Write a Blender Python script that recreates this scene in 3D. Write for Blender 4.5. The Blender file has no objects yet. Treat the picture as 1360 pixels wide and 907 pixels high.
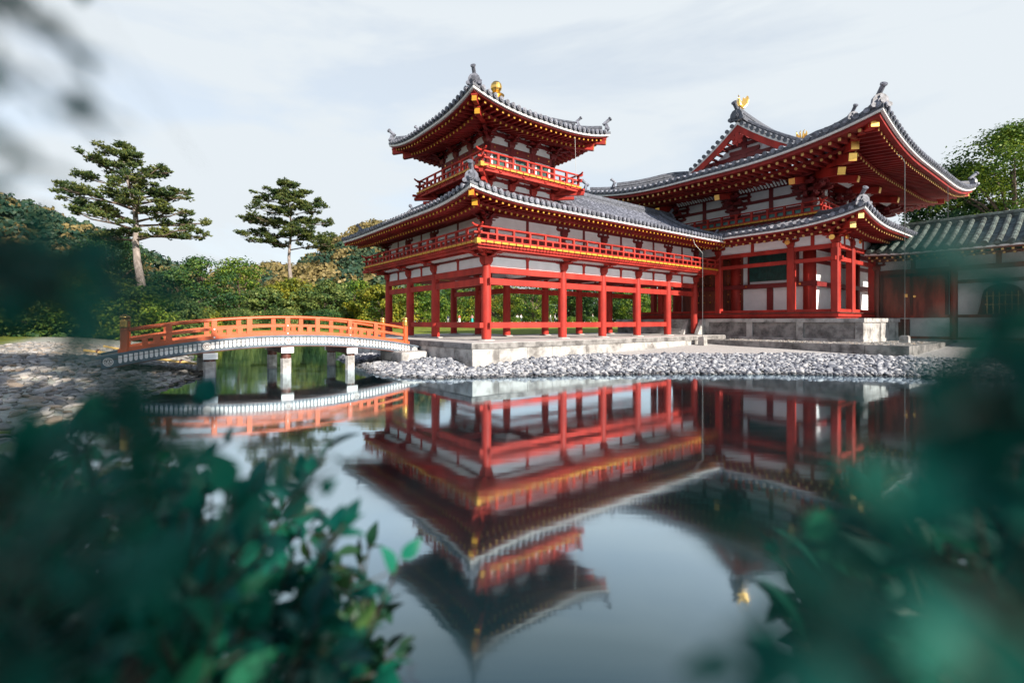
import bpy, bmesh, math, random
import numpy as np
from mathutils import Vector, Matrix
R = math.radians
rnd = random.Random(7)
rng = np.random.default_rng(7)
SC = bpy.context.scene
COL = SC.collection

# ------------------------------------------------------------------ camera, sky, sun, exposure
CZ = 1.72
YAW = R(37.7)
CU = np.array([math.cos(YAW), math.sin(YAW)]); CV = np.array([-math.sin(YAW), math.cos(YAW)])
C0 = np.array([-0.998, 18.55])
cam_d = bpy.data.cameras.new('camera'); cam = bpy.data.objects.new('camera', cam_d); COL.objects.link(cam)
cam.location = (0, 0, CZ); cam.rotation_euler = (R(90), 0, 0)
cam_d.sensor_width = 36; cam_d.lens = 36*635/1360; cam_d.shift_y = -26.2/1360
cam_d.clip_start = 0.02; cam_d.clip_end = 5000
cam_d.dof.use_dof = True; cam_d.dof.focus_distance = 20; cam_d.dof.aperture_fstop = 1.25
SC.camera = cam
SUN_H = -CV + 0.10*CU; SUN_H = SUN_H/np.linalg.norm(SUN_H)
SUN_EL = R(26)
sun_d = bpy.data.lights.new('sun', 'SUN'); sun = bpy.data.objects.new('sun', sun_d); COL.objects.link(sun)
sun_d.energy = 5.0; sun_d.angle = R(0.6); sun_d.color = (1.0, 0.9, 0.77)
to_sun = Vector((SUN_H[0]*math.cos(SUN_EL), SUN_H[1]*math.cos(SUN_EL), math.sin(SUN_EL)))
sun.rotation_euler = to_sun.to_track_quat('Z', 'Y').to_euler(); sun.location = (20, -20, 30)
W = bpy.data.worlds.new('World'); SC.world = W; W.use_nodes = True
nt = W.node_tree; nt.nodes.clear()
def N(t, tree, **kw):
    n = tree.nodes.new(t)
    for k, v in kw.items(): setattr(n, k, v)
    return n
sky = N('ShaderNodeTexSky', nt); sky.sky_type = 'NISHITA'; sky.sun_disc = False
sky.sun_elevation = SUN_EL; sky.sun_rotation = math.atan2(SUN_H[0], SUN_H[1]); sky.air_density = 1.0; sky.dust_density = 0.6
bg1 = N('ShaderNodeBackground', nt); bg1.inputs[1].default_value = 0.12
bg2 = N('ShaderNodeBackground', nt); bg2.inputs[0].default_value = (0.875, 0.945, 1.0, 1); bg2.inputs[1].default_value = 0.53
tc = N('ShaderNodeTexCoord', nt); mp = N('ShaderNodeMapping', nt)
mp.inputs['Rotation'].default_value = (R(8), R(-32), R(20)); mp.inputs['Scale'].default_value = (1.0, 1.2, 4.5)
n1 = N('ShaderNodeTexNoise', nt); n1.inputs['Scale'].default_value = 1.7; n1.inputs['Detail'].default_value = 6; n1.inputs['Roughness'].default_value = 0.55
n1.inputs['Distortion'].default_value = 0.4
cr = N('ShaderNodeValToRGB', nt); cr.color_ramp.elements[0].position = 0.36; cr.color_ramp.elements[0].color = (0.78, 0.78, 0.78, 1)
cr.color_ramp.elements[1].position = 0.50; cr.color_ramp.elements[1].color = (1, 1, 1, 1)
mx = N('ShaderNodeMixShader', nt); wo = N('ShaderNodeOutputWorld', nt)
L = nt.links.new
L(tc.outputs['Generated'], mp.inputs[0]); L(mp.outputs[0], n1.inputs[0]); L(n1.outputs[0], cr.inputs[0]); sx_ = N('ShaderNodeSeparateXYZ', nt); el_ = N('ShaderNodeMapRange', nt); el_.interpolation_type = 'SMOOTHSTEP'
el_.inputs['From Min'].default_value = 0.54; el_.inputs['From Max'].default_value = 0.68; el_.inputs['To Min'].default_value = 1.0; el_.inputs['To Max'].default_value = 0.12
mu_ = N('ShaderNodeMath', nt, operation='MULTIPLY')      # thin white cloud low in the sky, open blue overhead
L(tc.outputs['Generated'], sx_.inputs[0]); L(sx_.outputs['Z'], el_.inputs['Value']); L(cr.outputs[0], mu_.inputs[0]); L(el_.outputs[0], mu_.inputs[1]); L(mu_.outputs[0], mx.inputs[0])
L(sky.outputs[0], bg1.inputs[0]); L(bg1.outputs[0], mx.inputs[1]); L(bg2.outputs[0], mx.inputs[2]); L(mx.outputs[0], wo.inputs[0])
SC.view_settings.view_transform = 'Standard'; SC.view_settings.look = 'None'; SC.view_settings.exposure = 0.8; SC.view_settings.gamma = 1

# ------------------------------------------------------------------ materials
def mat(name, col, rough=0.6, var=0.12, scale=3.0, col2=None, bump=0.0, bscale=20.0, metal=0.0, island=0.0, stretch=(1, 1, 1), spec=0.5, trans=0.0, thr=(0.4, 0.62)):
    m = bpy.data.materials.new(name); m.use_nodes = True; t = m.node_tree; l = t.links.new
    p = t.nodes['Principled BSDF']; p.inputs['Roughness'].default_value = rough; p.inputs['Metallic'].default_value = metal
    p.inputs['Specular IOR Level'].default_value = spec
    co = N('ShaderNodeTexCoord', t); mpn = N('ShaderNodeMapping', t); mpn.inputs['Scale'].default_value = stretch
    l(co.outputs['Object'], mpn.inputs[0])
    nz = N('ShaderNodeTexNoise', t); nz.inputs['Scale'].default_value = scale; nz.inputs['Detail'].default_value = 5; nz.inputs['Roughness'].default_value = 0.6
    l(mpn.outputs[0], nz.inputs[0])
    ra = N('ShaderNodeValToRGB', t); ra.color_ramp.elements[0].position = thr[0]; ra.color_ramp.elements[1].position = thr[1]
    c2 = col2 if col2 else tuple(c*(1-2*var) for c in col)
    ra.color_ramp.elements[0].color = (*c2, 1); ra.color_ramp.elements[1].color = (*(tuple(min(1, c*(1+var)) for c in col) if not col2 else col), 1)
    l(nz.outputs[0], ra.inputs[0]); out = ra.outputs[0]
    if island > 0:
        g = N('ShaderNodeNewGeometry', t); mr = N('ShaderNodeMapRange', t)
        mr.inputs['To Min'].default_value = 1-island; mr.inputs['To Max'].default_value = 1+island
        l(g.outputs['Random Per Island'], mr.inputs['Value'])
        mm = N('ShaderNodeMix', t, data_type='RGBA', blend_type='MULTIPLY'); mm.inputs[0].default_value = 1
        l(out, mm.inputs[6]); l(mr.outputs[0], mm.inputs[7]); out = mm.outputs[2]
    l(out, p.inputs['Base Color'])
    if bump > 0:
        nb = N('ShaderNodeTexNoise', t); nb.inputs['Scale'].default_value = bscale; nb.inputs['Detail'].default_value = 4
        l(mpn.outputs[0], nb.inputs[0])
        b = N('ShaderNodeBump', t); b.inputs['Strength'].default_value = bump; b.inputs['Distance'].default_value = 0.05
        l(nb.outputs[0], b.inputs['Height']); l(b.outputs[0], p.inputs['Normal'])
    if trans > 0:
        td = N('ShaderNodeBsdfTranslucent', t); l(out, td.inputs[0])
        ms = N('ShaderNodeMixShader', t); ms.inputs[0].default_value = trans
        l(p.outputs[0], ms.inputs[1]); l(td.outputs[0], ms.inputs[2]); l(ms.outputs[0], t.nodes['Material Output'].inputs[0])
    return m
def leafmat(name, cols, trans=0.3, rough=0.55, spec=0.3, big=0.25):
    """leaf colours: a ramp driven by the random number of each leaf plus slow noise"""
    m = bpy.data.materials.new(name); m.use_nodes = True; t = m.node_tree; l = t.links.new
    p = t.nodes['Principled BSDF']; p.inputs['Roughness'].default_value = rough; p.inputs['Specular IOR Level'].default_value = spec
    g = N('ShaderNodeNewGeometry', t); co = N('ShaderNodeTexCoord', t)
    nz = N('ShaderNodeTexNoise', t); nz.inputs['Scale'].default_value = big; nz.inputs['Detail'].default_value = 3
    l(co.outputs['Object'], nz.inputs[0])
    ma = N('ShaderNodeMath', t, operation='MULTIPLY_ADD'); ma.inputs[1].default_value = 0.5
    l(g.outputs['Random Per Island'], ma.inputs[0])
    mb_ = N('ShaderNodeMapRange', t); mb_.inputs['From Min'].default_value = 0.33; mb_.inputs['From Max'].default_value = 0.67; mb_.inputs['To Max'].default_value = 0.5
    l(nz.outputs[0], mb_.inputs['Value']); l(mb_.outputs[0], ma.inputs[2])
    ra = N('ShaderNodeValToRGB', t)
    while len(ra.color_ramp.elements) < len(cols): ra.color_ramp.elements.new(0.5)
    for i, c in enumerate(cols):
        ra.color_ramp.elements[i].position = i/(len(cols)-1); ra.color_ramp.elements[i].color = (*c, 1)
    l(ma.outputs[0], ra.inputs[0]); l(ra.outputs[0], p.inputs['Base Color'])
    td = N('ShaderNodeBsdfTranslucent', t); l(ra.outputs[0], td.inputs[0])
    ms = N('ShaderNodeMixShader', t); ms.inputs[0].default_value = trans
    l(p.outputs[0], ms.inputs[1]); l(td.outputs[0], ms.inputs[2]); l(ms.outputs[0], t.nodes['Material Output'].inputs[0])
    return m
M = {}
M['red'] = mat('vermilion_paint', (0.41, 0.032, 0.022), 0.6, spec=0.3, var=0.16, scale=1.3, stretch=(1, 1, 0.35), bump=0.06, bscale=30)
M['redshade'] = mat('eave_shade_vermilion', (0.26, 0.019, 0.017), 0.6, 0.14, 1.5, bump=0.05, spec=0.3)  # same vermilion, darkened to paint in the shade under the eaves
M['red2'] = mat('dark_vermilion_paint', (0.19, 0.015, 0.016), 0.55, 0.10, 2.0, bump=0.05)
M['orange'] = mat('bridge_paint', (0.54, 0.095, 0.022), 0.45, 0.08, 2.0, bump=0.04)
M['white'] = mat('plaster', (0.83, 0.84, 0.86), 0.85, 0.03, 1.5, bump=0.03)
M['shadeplaster'] = mat('shade_greyed_plaster', (0.44, 0.46, 0.45), 0.9, 0.1, 1.2, col2=(0.27, 0.29, 0.285), bump=0.1, thr=(0.3, 0.6))  # corridor plaster greyed so its colour carries the shade and leaf veil
M['whitewood'] = mat('white_edge_paint', (0.78, 0.77, 0.76), 0.7, 0.05, 4)
M['yellow'] = mat('ochre_paint', (0.58, 0.29, 0.02), 0.55, 0.08, 5)
M['gold'] = mat('gilt_metal', (0.95, 0.58, 0.16), 0.28, 0.05, 6, metal=1.0)
M['tile'] = mat('roof_tile', (0.19, 0.20, 0.245), 0.42, 0.25, 6, bump=0.1, bscale=14, island=0.24)
M['tiledark'] = mat('ridge_tile', (0.11, 0.12, 0.15), 0.5, 0.22, 8, bump=0.12, bscale=18)
M['tileold'] = mat('weathered_roof_tile', (0.085, 0.11, 0.10), 0.65, 0.3, 4, bump=0.15, bscale=12, island=0.2)
M['stone'] = mat('granite', (0.46, 0.45, 0.44), 0.85, 0.1, 1.7, col2=(0.15, 0.14, 0.135), bump=0.25, bscale=22, thr=(0.34, 0.56))
M['stonedark'] = mat('weathered_stone', (0.27, 0.26, 0.255), 0.9, 0.1, 2.2, col2=(0.09, 0.085, 0.085), bump=0.3, bscale=16, thr=(0.36, 0.6))
M['floor'] = mat('stone_paving', (0.50, 0.49, 0.485), 0.8, 0.06, 3, bump=0.1)
M['green'] = mat('green_lattice_paint', (0.015, 0.085, 0.075), 0.5, 0.15, 4)
M['teal'] = mat('teal_panel', (0.06, 0.20, 0.19), 0.5, 0.1, 4)
M['wood'] = mat('dark_timber', (0.10, 0.028, 0.018), 0.6, 0.25, 3, stretch=(1, 1, 0.2), bump=0.1)
M['door'] = mat('door_timber', (0.20, 0.040, 0.022), 0.55, 0.25, 2.5, stretch=(1, 1, 0.25), bump=0.08)
M['wire'] = mat('grey_steel', (0.15, 0.155, 0.16), 0.4, 0.05, 5, metal=0.6)
M['bark'] = mat('bark', (0.16, 0.115, 0.09), 0.95, 0.3, 4, bump=0.6, bscale=9, stretch=(1, 1, 0.4))
M['barkpale'] = mat('pale_pine_bark', (0.36, 0.31, 0.29), 0.95, 0.3, 3, col2=(0.17, 0.14, 0.125), bump=0.7, bscale=8, stretch=(1, 1, 0.35))
M['twig'] = mat('twig_bark', (0.05, 0.045, 0.035), 0.8, 0.2, 20)
M['bamboo'] = mat('bamboo', (0.62, 0.43, 0.15), 0.45, 0.12, 3)
M['lead'] = mat('copper_edge', (0.10, 0.13, 0.17), 0.45, 0.15, 4)
M['pinegreen'] = leafmat('pine_needles', [(0.012, 0.036, 0.018), (0.035, 0.072, 0.024), (0.11, 0.135, 0.03), (0.18, 0.18, 0.045)], trans=0.15, big=0.6)
M['leafgreen'] = leafmat('green_leaves', [(0.012, 0.045, 0.012), (0.05, 0.12, 0.02), (0.17, 0.25, 0.025), (0.31, 0.34, 0.035)], trans=0.35, big=0.45)
M['leafdark'] = leafmat('dark_leaves', [(0.008, 0.032, 0.016), (0.022, 0.072, 0.028), (0.07, 0.14, 0.03), (0.16, 0.22, 0.035)], trans=0.3, big=0.4)
M['leafyellow'] = leafmat('yellow_green_leaves', [(0.03, 0.06, 0.012), (0.11, 0.15, 0.018), (0.26, 0.26, 0.022), (0.38, 0.30, 0.04)], trans=0.35, big=0.45)
M['leafolive'] = leafmat('olive_leaves', [(0.018, 0.05, 0.02), (0.06, 0.115, 0.032), (0.14, 0.19, 0.045), (0.25, 0.27, 0.07)], trans=0.3, big=0.5)
M['leaftan'] = leafmat('tan_canopy', [(0.09, 0.085, 0.03), (0.17, 0.14, 0.05), (0.26, 0.20, 0.08), (0.34, 0.27, 0.12)], trans=0.25, big=0.12)
M['leaffar'] = leafmat('far_canopy', [(0.010, 0.036, 0.026), (0.02, 0.06, 0.04), (0.045, 0.085, 0.045), (0.09, 0.11, 0.05)], trans=0.2, big=0.1)
M['foreleaf'] = leafmat('glossy_teal_leaves', [(0.004, 0.05, 0.055), (0.006, 0.12, 0.10), (0.012, 0.21, 0.13), (0.05, 0.30, 0.09)], trans=0.4, rough=0.3, spec=0.6, big=2.0)
M['leafgreenfore'] = leafmat('young_green_leaves', [(0.010, 0.05, 0.035), (0.02, 0.09, 0.045), (0.06, 0.14, 0.04), (0.12, 0.18, 0.05)], trans=0.4, rough=0.4, spec=0.4, big=2.0)
M['foreshrub'] = leafmat('dark_teal_shrub_leaves', [(0.003, 0.035, 0.035), (0.005, 0.075, 0.062), (0.009, 0.13, 0.085), (0.025, 0.19, 0.07)], trans=0.4, rough=0.4, spec=0.5, big=2.0)
M['foreveil'] = leafmat('deep_teal_leaves', [(0.003, 0.065, 0.065), (0.005, 0.11, 0.09), (0.008, 0.14, 0.10), (0.014, 0.17, 0.09)], trans=0.2, rough=0.6, spec=0.2, big=2.0)

# ------------------------------------------------------------------ mesh helpers
class MB:
    def __init__(s): s.v = []; s.f = []
    def add(s, vs, fs):
        o = len(s.v); s.v.extend([tuple(float(c) for c in p) for p in vs]); s.f.extend([tuple(o+i for i in f) for f in fs])
    def box(s, x0, x1, y0, y1, z0, z1):
        s.add([(x0, y0, z0), (x1, y0, z0), (x1, y1, z0), (x0, y1, z0), (x0, y0, z1), (x1, y0, z1), (x1, y1, z1), (x0, y1, z1)],
              [(0, 3, 2, 1), (4, 5, 6, 7), (0, 1, 5, 4), (1, 2, 6, 5), (2, 3, 7, 6), (3, 0, 4, 7)])
    def cbox(s, cx, cy, cz, sx, sy, sz): s.box(cx-sx/2, cx+sx/2, cy-sy/2, cy+sy/2, cz-sz/2, cz+sz/2)
    def taper(s, cx, cy, z0, z1, a0, a1):
        s.add([(cx-a0, cy-a0, z0), (cx+a0, cy-a0, z0), (cx+a0, cy+a0, z0), (cx-a0, cy+a0, z0), (cx-a1, cy-a1, z1), (cx+a1, cy-a1, z1), (cx+a1, cy+a1, z1), (cx-a1, cy+a1, z1)],
              [(0, 3, 2, 1), (4, 5, 6, 7), (0, 1, 5, 4), (1, 2, 6, 5), (2, 3, 7, 6), (3, 0, 4, 7)])
    def bar(s, p, q, w, h, up=(0, 0, 1)):
        p = Vector(p); q = Vector(q); d = (q-p).normalized(); u = Vector(up)
        sd = d.cross(u)
        if sd.length < 1e-5: sd = Vector((1, 0, 0))
        sd.normalize(); u = sd.cross(d)
        a = sd*w/2; b = u*h/2
        s.add([p-a-b, p+a-b, p+a+b, p-a+b, q-a-b, q+a-b, q+a+b, q-a+b],
              [(0, 1, 2, 3), (7, 6, 5, 4), (0, 4, 5, 1), (1, 5, 6, 2), (2, 6, 7, 3), (3, 7, 4, 0)])
    def tube(s, pts, rad, n=8, caps=True):
        pts = [Vector(p) for p in pts]; k = len(pts)
        if not hasattr(rad, '__len__'): rad = [rad]*k
        vs = []; prev = None
        for i in range(k):
            d = (pts[min(i+1, k-1)]-pts[max(i-1, 0)])
            d = d.normalized() if d.length > 1e-9 else Vector((0, 0, 1))
            if prev is None:
                a = d.orthogonal().normalized()
            else:
                a = prev-d*prev.dot(d)
                a = a.normalized() if a.length > 1e-6 else d.orthogonal().normalized()
            prev = a; b = d.cross(a)
            for j in range(n):
                t = 2*math.pi*j/n; vs.append(pts[i]+(a*math.cos(t)+b*math.sin(t))*rad[i])
        fs = []
        for i in range(k-1):
            for j in range(n):
                j2 = (j+1) % n; fs.append((i*n+j, i*n+j2, (i+1)*n+j2, (i+1)*n+j))
        if caps: fs.append(tuple(range(n-1, -1, -1))); fs.append(tuple((k-1)*n+j for j in range(n)))
        s.add(vs, fs)
    def lathe(s, prof, c=(0, 0, 0), n=16):
        vs = []
        for r, z in prof:
            for j in range(n): t = 2*math.pi*j/n; vs.append((c[0]+r*math.cos(t), c[1]+r*math.sin(t), c[2]+z))
        fs = []
        for i in range(len(prof)-1):
            for j in range(n): j2 = (j+1) % n; fs.append((i*n+j, i*n+j2, (i+1)*n+j2, (i+1)*n+j))
        fs.append(tuple(range(n-1, -1, -1))); fs.append(tuple((len(prof)-1)*n+j for j in range(n)))
        s.add(vs, fs)
    def prism(s, poly, O, A, B, C, t):
        """poly in (a, b) coordinates of axes A, B around O; extruded +-t/2 along C"""
        O = Vector(O); A = Vector(A); B = Vector(B); C = Vector(C); n = len(poly)
        vs = [O+A*a+B*b-C*t/2 for a, b in poly]+[O+A*a+B*b+C*t/2 for a, b in poly]
        fs = [tuple(range(n-1, -1, -1)), tuple(range(n, 2*n))]+[(i, (i+1) % n, n+(i+1) % n, n+i) for i in range(n)]
        s.add(vs, fs)
    def build(s, name, m, parent=None, smooth=False, loc=None, rotz=0.0):
        me = bpy.data.meshes.new(name); me.from_pydata(s.v, [], s.f)
        bm = bmesh.new(); bm.from_mesh(me); bmesh.ops.recalc_face_normals(bm, faces=bm.faces); bm.to_mesh(me); bm.free()
        return link(name, me, m, parent, smooth, loc, rotz)
def link(name, me, m, parent=None, smooth=False, loc=None, rotz=0.0):
    if m is not None:
        for q in (m if isinstance(m, (list, tuple)) else [m]): me.materials.append(q)
    if smooth: me.shade_smooth()
    o = bpy.data.objects.new(name, me); COL.objects.link(o); o.parent = parent
    if loc is not None: o.location = loc
    o.rotation_euler[2] = rotz
    return o
def npmesh(name, V, F, m, parent=None, smooth=False, idx=None):
    """V (n,3), F (k, c) all faces with c corners"""
    V = np.asarray(V, np.float32); F = np.asarray(F, np.int32); k, c = F.shape
    me = bpy.data.meshes.new(name); me.vertices.add(len(V)); me.vertices.foreach_set('co', V.ravel())
    me.loops.add(k*c); me.loops.foreach_set('vertex_index', F.ravel())
    me.polygons.add(k); me.polygons.foreach_set('loop_start', np.arange(0, k*c, c, dtype=np.int32))
    if idx is not None: me.polygons.foreach_set('material_index', np.asarray(idx, np.int32))
    me.update(calc_edges=True); me.validate()
    return link(name, me, m, parent, smooth)
def thing(name, label, cat, loc=(0, 0, 0), rotz=0.0, group=None):
    o = bpy.data.objects.new(name, None); COL.objects.link(o); o.location = loc; o.rotation_euler = (0, 0, rotz)
    o.empty_display_size = 0.3; tag(o, label, cat, group); return o
def tag(o, label=None, cat=None, group=None, kind=None):
    if label: o['label'] = label
    if cat: o['category'] = cat
    if group: o['group'] = group
    if kind: o['kind'] = kind
    return o
def dup(o, parent, loc=None, rotz=None, name=None):
    c = o.copy(); COL.objects.link(c); c.parent = parent
    if loc is not None: c.location = loc
    if rotz is not None: c.rotation_euler[2] = rotz
    return c
def dup_tree(root, loc, rotz, scale, label, group=None):
    r = root.copy(); COL.objects.link(r); r.location = loc; r.rotation_euler = (0, 0, rotz); r.scale = scale
    if label: r['label'] = label
    if group: r['group'] = group
    for ch in list(root.children):
        c = ch.copy(); COL.objects.link(c); c.parent = r
        for g in list(ch.children):
            d = g.copy(); COL.objects.link(d); d.parent = c
    return r
def uvw(u, v, z=0.0):
    p = C0+u*CU+v*CV; return (p[0], p[1], z)
# ------------------------------------------------------------------ ground, water, shore stones
SHORE_MAIN = [(-4.3, 15.6), (-3.4, 14.75), (-2.4, 14.45), (-0.9, 14.75), (1.95, 15.4), (5.5, 15.8), (9.3, 15.7), (12.3, 15.0), (16, 13.2), (22, 10.5), (34, 8), (60, 6)]
LAND_MAIN = SHORE_MAIN+[(700, 6), (700, 900), (-700, 900), (-700, 36), (-60, 36), (-30, 36.5), (-20, 37.5), (-13, 36), (-10.5, 31), (-9.2, 26), (-7.6, 21.5), (-5.4, 17.6)]
LAND_LEFT = [(-700, 6), (-30, 5.0), (-12, 5.6), (-8.0, 6.6), (-7.3, 7.6), (-7.4, 9.0), (-8.5, 11.0), (-8.9, 12.4), (-9.3, 14.2), (-10.6, 16.4), (-13, 19.5), (-17, 25), (-22, 31), (-27, 36.8), (-60, 40), (-700, 40)]
BANK = [(-60, -60), (60, -60), (60, 0.9), (6, 1.3), (2, 1.45), (0.2, 1.35), (-1.5, 1.5), (-4, 1.5), (-8, 2.4), (-60, 3.0)]
def sdist(P, poly):
    """signed distance of points P (n,2) to polygon, positive inside"""
    P = np.asarray(P, float); d = np.full(len(P), 1e9); ins = np.zeros(len(P), bool); n = len(poly)
    for i in range(n):
        a = np.array(poly[i], float); b = np.array(poly[(i+1) % n], float); e = b-a
        t = np.clip(((P-a)@e)/(e@e), 0, 1); d = np.minimum(d, np.hypot(*(P-a-t[:, None]*e).T))
        c = ((a[1] > P[:, 1]) != (b[1] > P[:, 1]))
        with np.errstate(divide='ignore', invalid='ignore'):
            xi = a[0]+(P[:, 1]-a[1])/(b[1]-a[1]+1e-12)*(b[0]-a[0])
        ins ^= c & (P[:, 0] < xi)
    return np.where(ins, d, -d)
def uv_of(P):
    q = np.asarray(P)-C0; return q@CU, q@CV
def vnoise(P, s, seed=0):
    r = np.random.default_rng(seed); out = np.zeros(len(P))
    for k in range(5):
        a = r.uniform(0, 2*np.pi); f = s*r.uniform(0.6, 1.8); ph = r.uniform(0, 6.28)
        out += np.sin((P[:, 0]*np.cos(a)+P[:, 1]*np.sin(a))*f+ph)
    return out/5
def ground_h(P):
    P = np.asarray(P, float); dm = sdist(P, LAND_MAIN); dl = sdist(P, LAND_LEFT); db = sdist(P, BANK)
    u, v = uv_of(P)
    hm = np.interp(dm, [-4, -1, 0, 2.2, 4.2, 8, 12, 30, 62, 80, 900], [-1.2, -0.35, -0.02, 0.32, 0.41, 0.56, 0.78, 0.95, 1.55, 1.66, 1.7])
    sd = np.minimum(np.minimum(u-12.3, v+10.2), 60-u)
    hm = np.where((dm > 2.5) & (sd > 0.29), np.maximum(hm, 0.76), hm)
    hl = np.interp(dl, [-4, -1, 0, 0.5, 2.5, 5, 9, 40], [-1.2, -0.4, -0.02, 0.12, 0.45, 0.70, 0.85, 1.2])
    hb = np.interp(db, [-4, -0.6, 0, 0.5, 1.6, 6], [-1.2, -0.5, -0.02, 0.14, 0.25, 0.35])
    return np.maximum(np.maximum(hm, hl), hb)+0.02*vnoise(P, 1.3, 3)
xs = np.concatenate([np.linspace(-700, -60, 17)[:-1], np.linspace(-60, -20, 41)[:-1], np.arange(-20, 20, 0.2), np.linspace(20, 60, 41), np.linspace(60, 700, 17)[1:]])
ys = np.concatenate([np.linspace(-60, 0, 16)[:-1], np.arange(0, 30, 0.2), np.linspace(30, 100, 71), np.linspace(100, 900, 21)[1:]])
gx, gy = np.meshgrid(xs, ys); GP = np.stack([gx.ravel(), gy.ravel()], 1); gz = ground_h(GP)
nx, ny = len(xs), len(ys)
ii = (np.arange(ny-1)[:, None]*nx+np.arange(nx-1)[None]).ravel()
GF = np.stack([ii, ii+1, ii+1+nx, ii+nx], 1)
# zones: 0 grass, 1 white gravel, 2 pond bed / wet earth
gm = bpy.data.materials.new('ground_soil_grass_gravel'); gm.use_nodes = True; t = gm.node_tree; l = t.links.new
p = t.nodes['Principled BSDF']; p.inputs['Roughness'].default_value = 0.95; p.inputs['Specular IOR Level'].default_value = 0.15
at = N('ShaderNodeAttribute', t); at.attribute_name = 'gravel'; at2 = N('ShaderNodeAttribute', t); at2.attribute_name = 'bed'
co = N('ShaderNodeTexCoord', t)
def nramp(sc, cols, pos, detail=6):
    n = N('ShaderNodeTexNoise', t); n.inputs['Scale'].default_value = sc; n.inputs['Detail'].default_value = detail; n.inputs['Roughness'].default_value = 0.65
    l(co.outputs['Object'], n.inputs[0]); r = N('ShaderNodeValToRGB', t)
    while len(r.color_ramp.elements) < len(cols): r.color_ramp.elements.new(0.5)
    for i, c in enumerate(cols): r.color_ramp.elements[i].position = pos[i]; r.color_ramp.elements[i].color = (*c, 1)
    l(n.outputs[0], r.inputs[0]); return r.outputs[0], n.outputs[0]
grass, gn_ = nramp(1.1, [(0.09, 0.13, 0.02), (0.19, 0.22, 0.03), (0.27, 0.25, 0.05)], [0.35, 0.52, 0.68], 8)
grav, gv_ = nramp(14, [(0.32, 0.31, 0.31), (0.50, 0.49, 0.485), (0.60, 0.59, 0.58)], [0.3, 0.5, 0.7], 8)
bed, _ = nramp(2.0, [(0.02, 0.03, 0.02), (0.05, 0.055, 0.035)], [0.4, 0.6])
m1 = N('ShaderNodeMix', t, data_type='RGBA'); l(at.outputs['Fac'], m1.inputs[0]); l(grass, m1.inputs[6]); l(grav, m1.inputs[7])
m2 = N('ShaderNodeMix', t, data_type='RGBA'); l(at2.outputs['Fac'], m2.inputs[0]); l(m1.outputs[2], m2.inputs[6]); l(bed, m2.inputs[7])
l(m2.outputs[2], p.inputs['Base Color'])
bn = N('ShaderNodeTexNoise', t); bn.inputs['Scale'].default_value = 25; bn.inputs['Detail'].default_value = 5; l(co.outputs['Object'], bn.inputs[0])
bp = N('ShaderNodeBump', t); bp.inputs['Strength'].default_value = 0.5; bp.inputs['Distance'].default_value = 0.05; l(bn.outputs[0], bp.inputs['Height']); l(bp.outputs[0], p.inputs['Normal'])
ground = npmesh('ground', np.column_stack([GP, gz]), GF, gm, smooth=True); tag(ground, kind='structure')
dmG = sdist(GP, LAND_MAIN); dlG = sdist(GP, LAND_LEFT); uG, vG = uv_of(GP)
grv = ((dmG > 0.3) & (vG < 3) & (uG > -6) & (uG < 60) & (vG > -30)) | ((dmG > 0.3) & (dmG < 6) & (uG > -6) & (uG < 4) & (vG < 12))
grv2 = (dlG > 0.2) & (dlG < 6.5)
bedm = (gz < 0.03)
a = ground.data.attributes.new('gravel', 'FLOAT', 'POINT'); a.data.foreach_set('value', np.clip(grv*1.0+grv2*0.7, 0, 1).astype(np.float32))
a = ground.data.attributes.new('bed', 'FLOAT', 'POINT'); a.data.foreach_set('value', (bedm | (sdist(GP, BANK) > -1)).astype(np.float32))

wm = bpy.data.materials.new('pond_water'); wm.use_nodes = True; t = wm.node_tree; l = t.links.new
p = t.nodes['Principled BSDF']; p.inputs['Base Color'].default_value = (0.004, 0.024, 0.030, 1); p.inputs['Roughness'].default_value = 0.5; p.inputs['Specular IOR Level'].default_value = 0.0
co = N('ShaderNodeTexCoord', t); mpn = N('ShaderNodeMapping', t); mpn.inputs['Scale'].default_value = (0.5, 2.2, 1); l(co.outputs['Object'], mpn.inputs[0])
n_ = N('ShaderNodeTexNoise', t); n_.inputs['Scale'].default_value = 1.6; n_.inputs['Detail'].default_value = 3; l(mpn.outputs[0], n_.inputs[0])
b_ = N('ShaderNodeBump', t); b_.inputs['Strength'].default_value = 0.015; b_.inputs['Distance'].default_value = 0.05; l(n_.outputs[0], b_.inputs['Height'])
# mirror strength by angle: weak looking down, strong at a glancing angle; the gloss varies in slow patches
lw = N('ShaderNodeLayerWeight', t); lw.inputs['Blend'].default_value = 0.5
fr_ = N('ShaderNodeValToRGB', t)
for k_ in range(2): fr_.color_ramp.elements.new(0.5)
for e_, (q_, c_) in zip(fr_.color_ramp.elements, ((0.30, 0.06), (0.45, 0.21), (0.62, 0.68), (1.0, 0.90))): e_.position = q_; e_.color = (c_, c_, c_, 1)
l(lw.outputs['Facing'], fr_.inputs[0])
gl = N('ShaderNodeBsdfGlossy', t); gl.inputs['Color'].default_value = (0.78, 0.92, 1.0, 1)
pn = N('ShaderNodeTexNoise', t); pn.inputs['Scale'].default_value = 0.35; pn.inputs['Detail'].default_value = 4; l(mpn.outputs[0], pn.inputs[0])
pr_ = N('ShaderNodeMapRange', t); pr_.inputs['From Min'].default_value = 0.35; pr_.inputs['From Max'].default_value = 0.65; pr_.inputs['To Min'].default_value = 0.035; pr_.inputs['To Max'].default_value = 0.085
l(pn.outputs[0], pr_.inputs['Value']); l(pr_.outputs[0], gl.inputs['Roughness']); l(b_.outputs[0], gl.inputs['Normal'])
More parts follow.
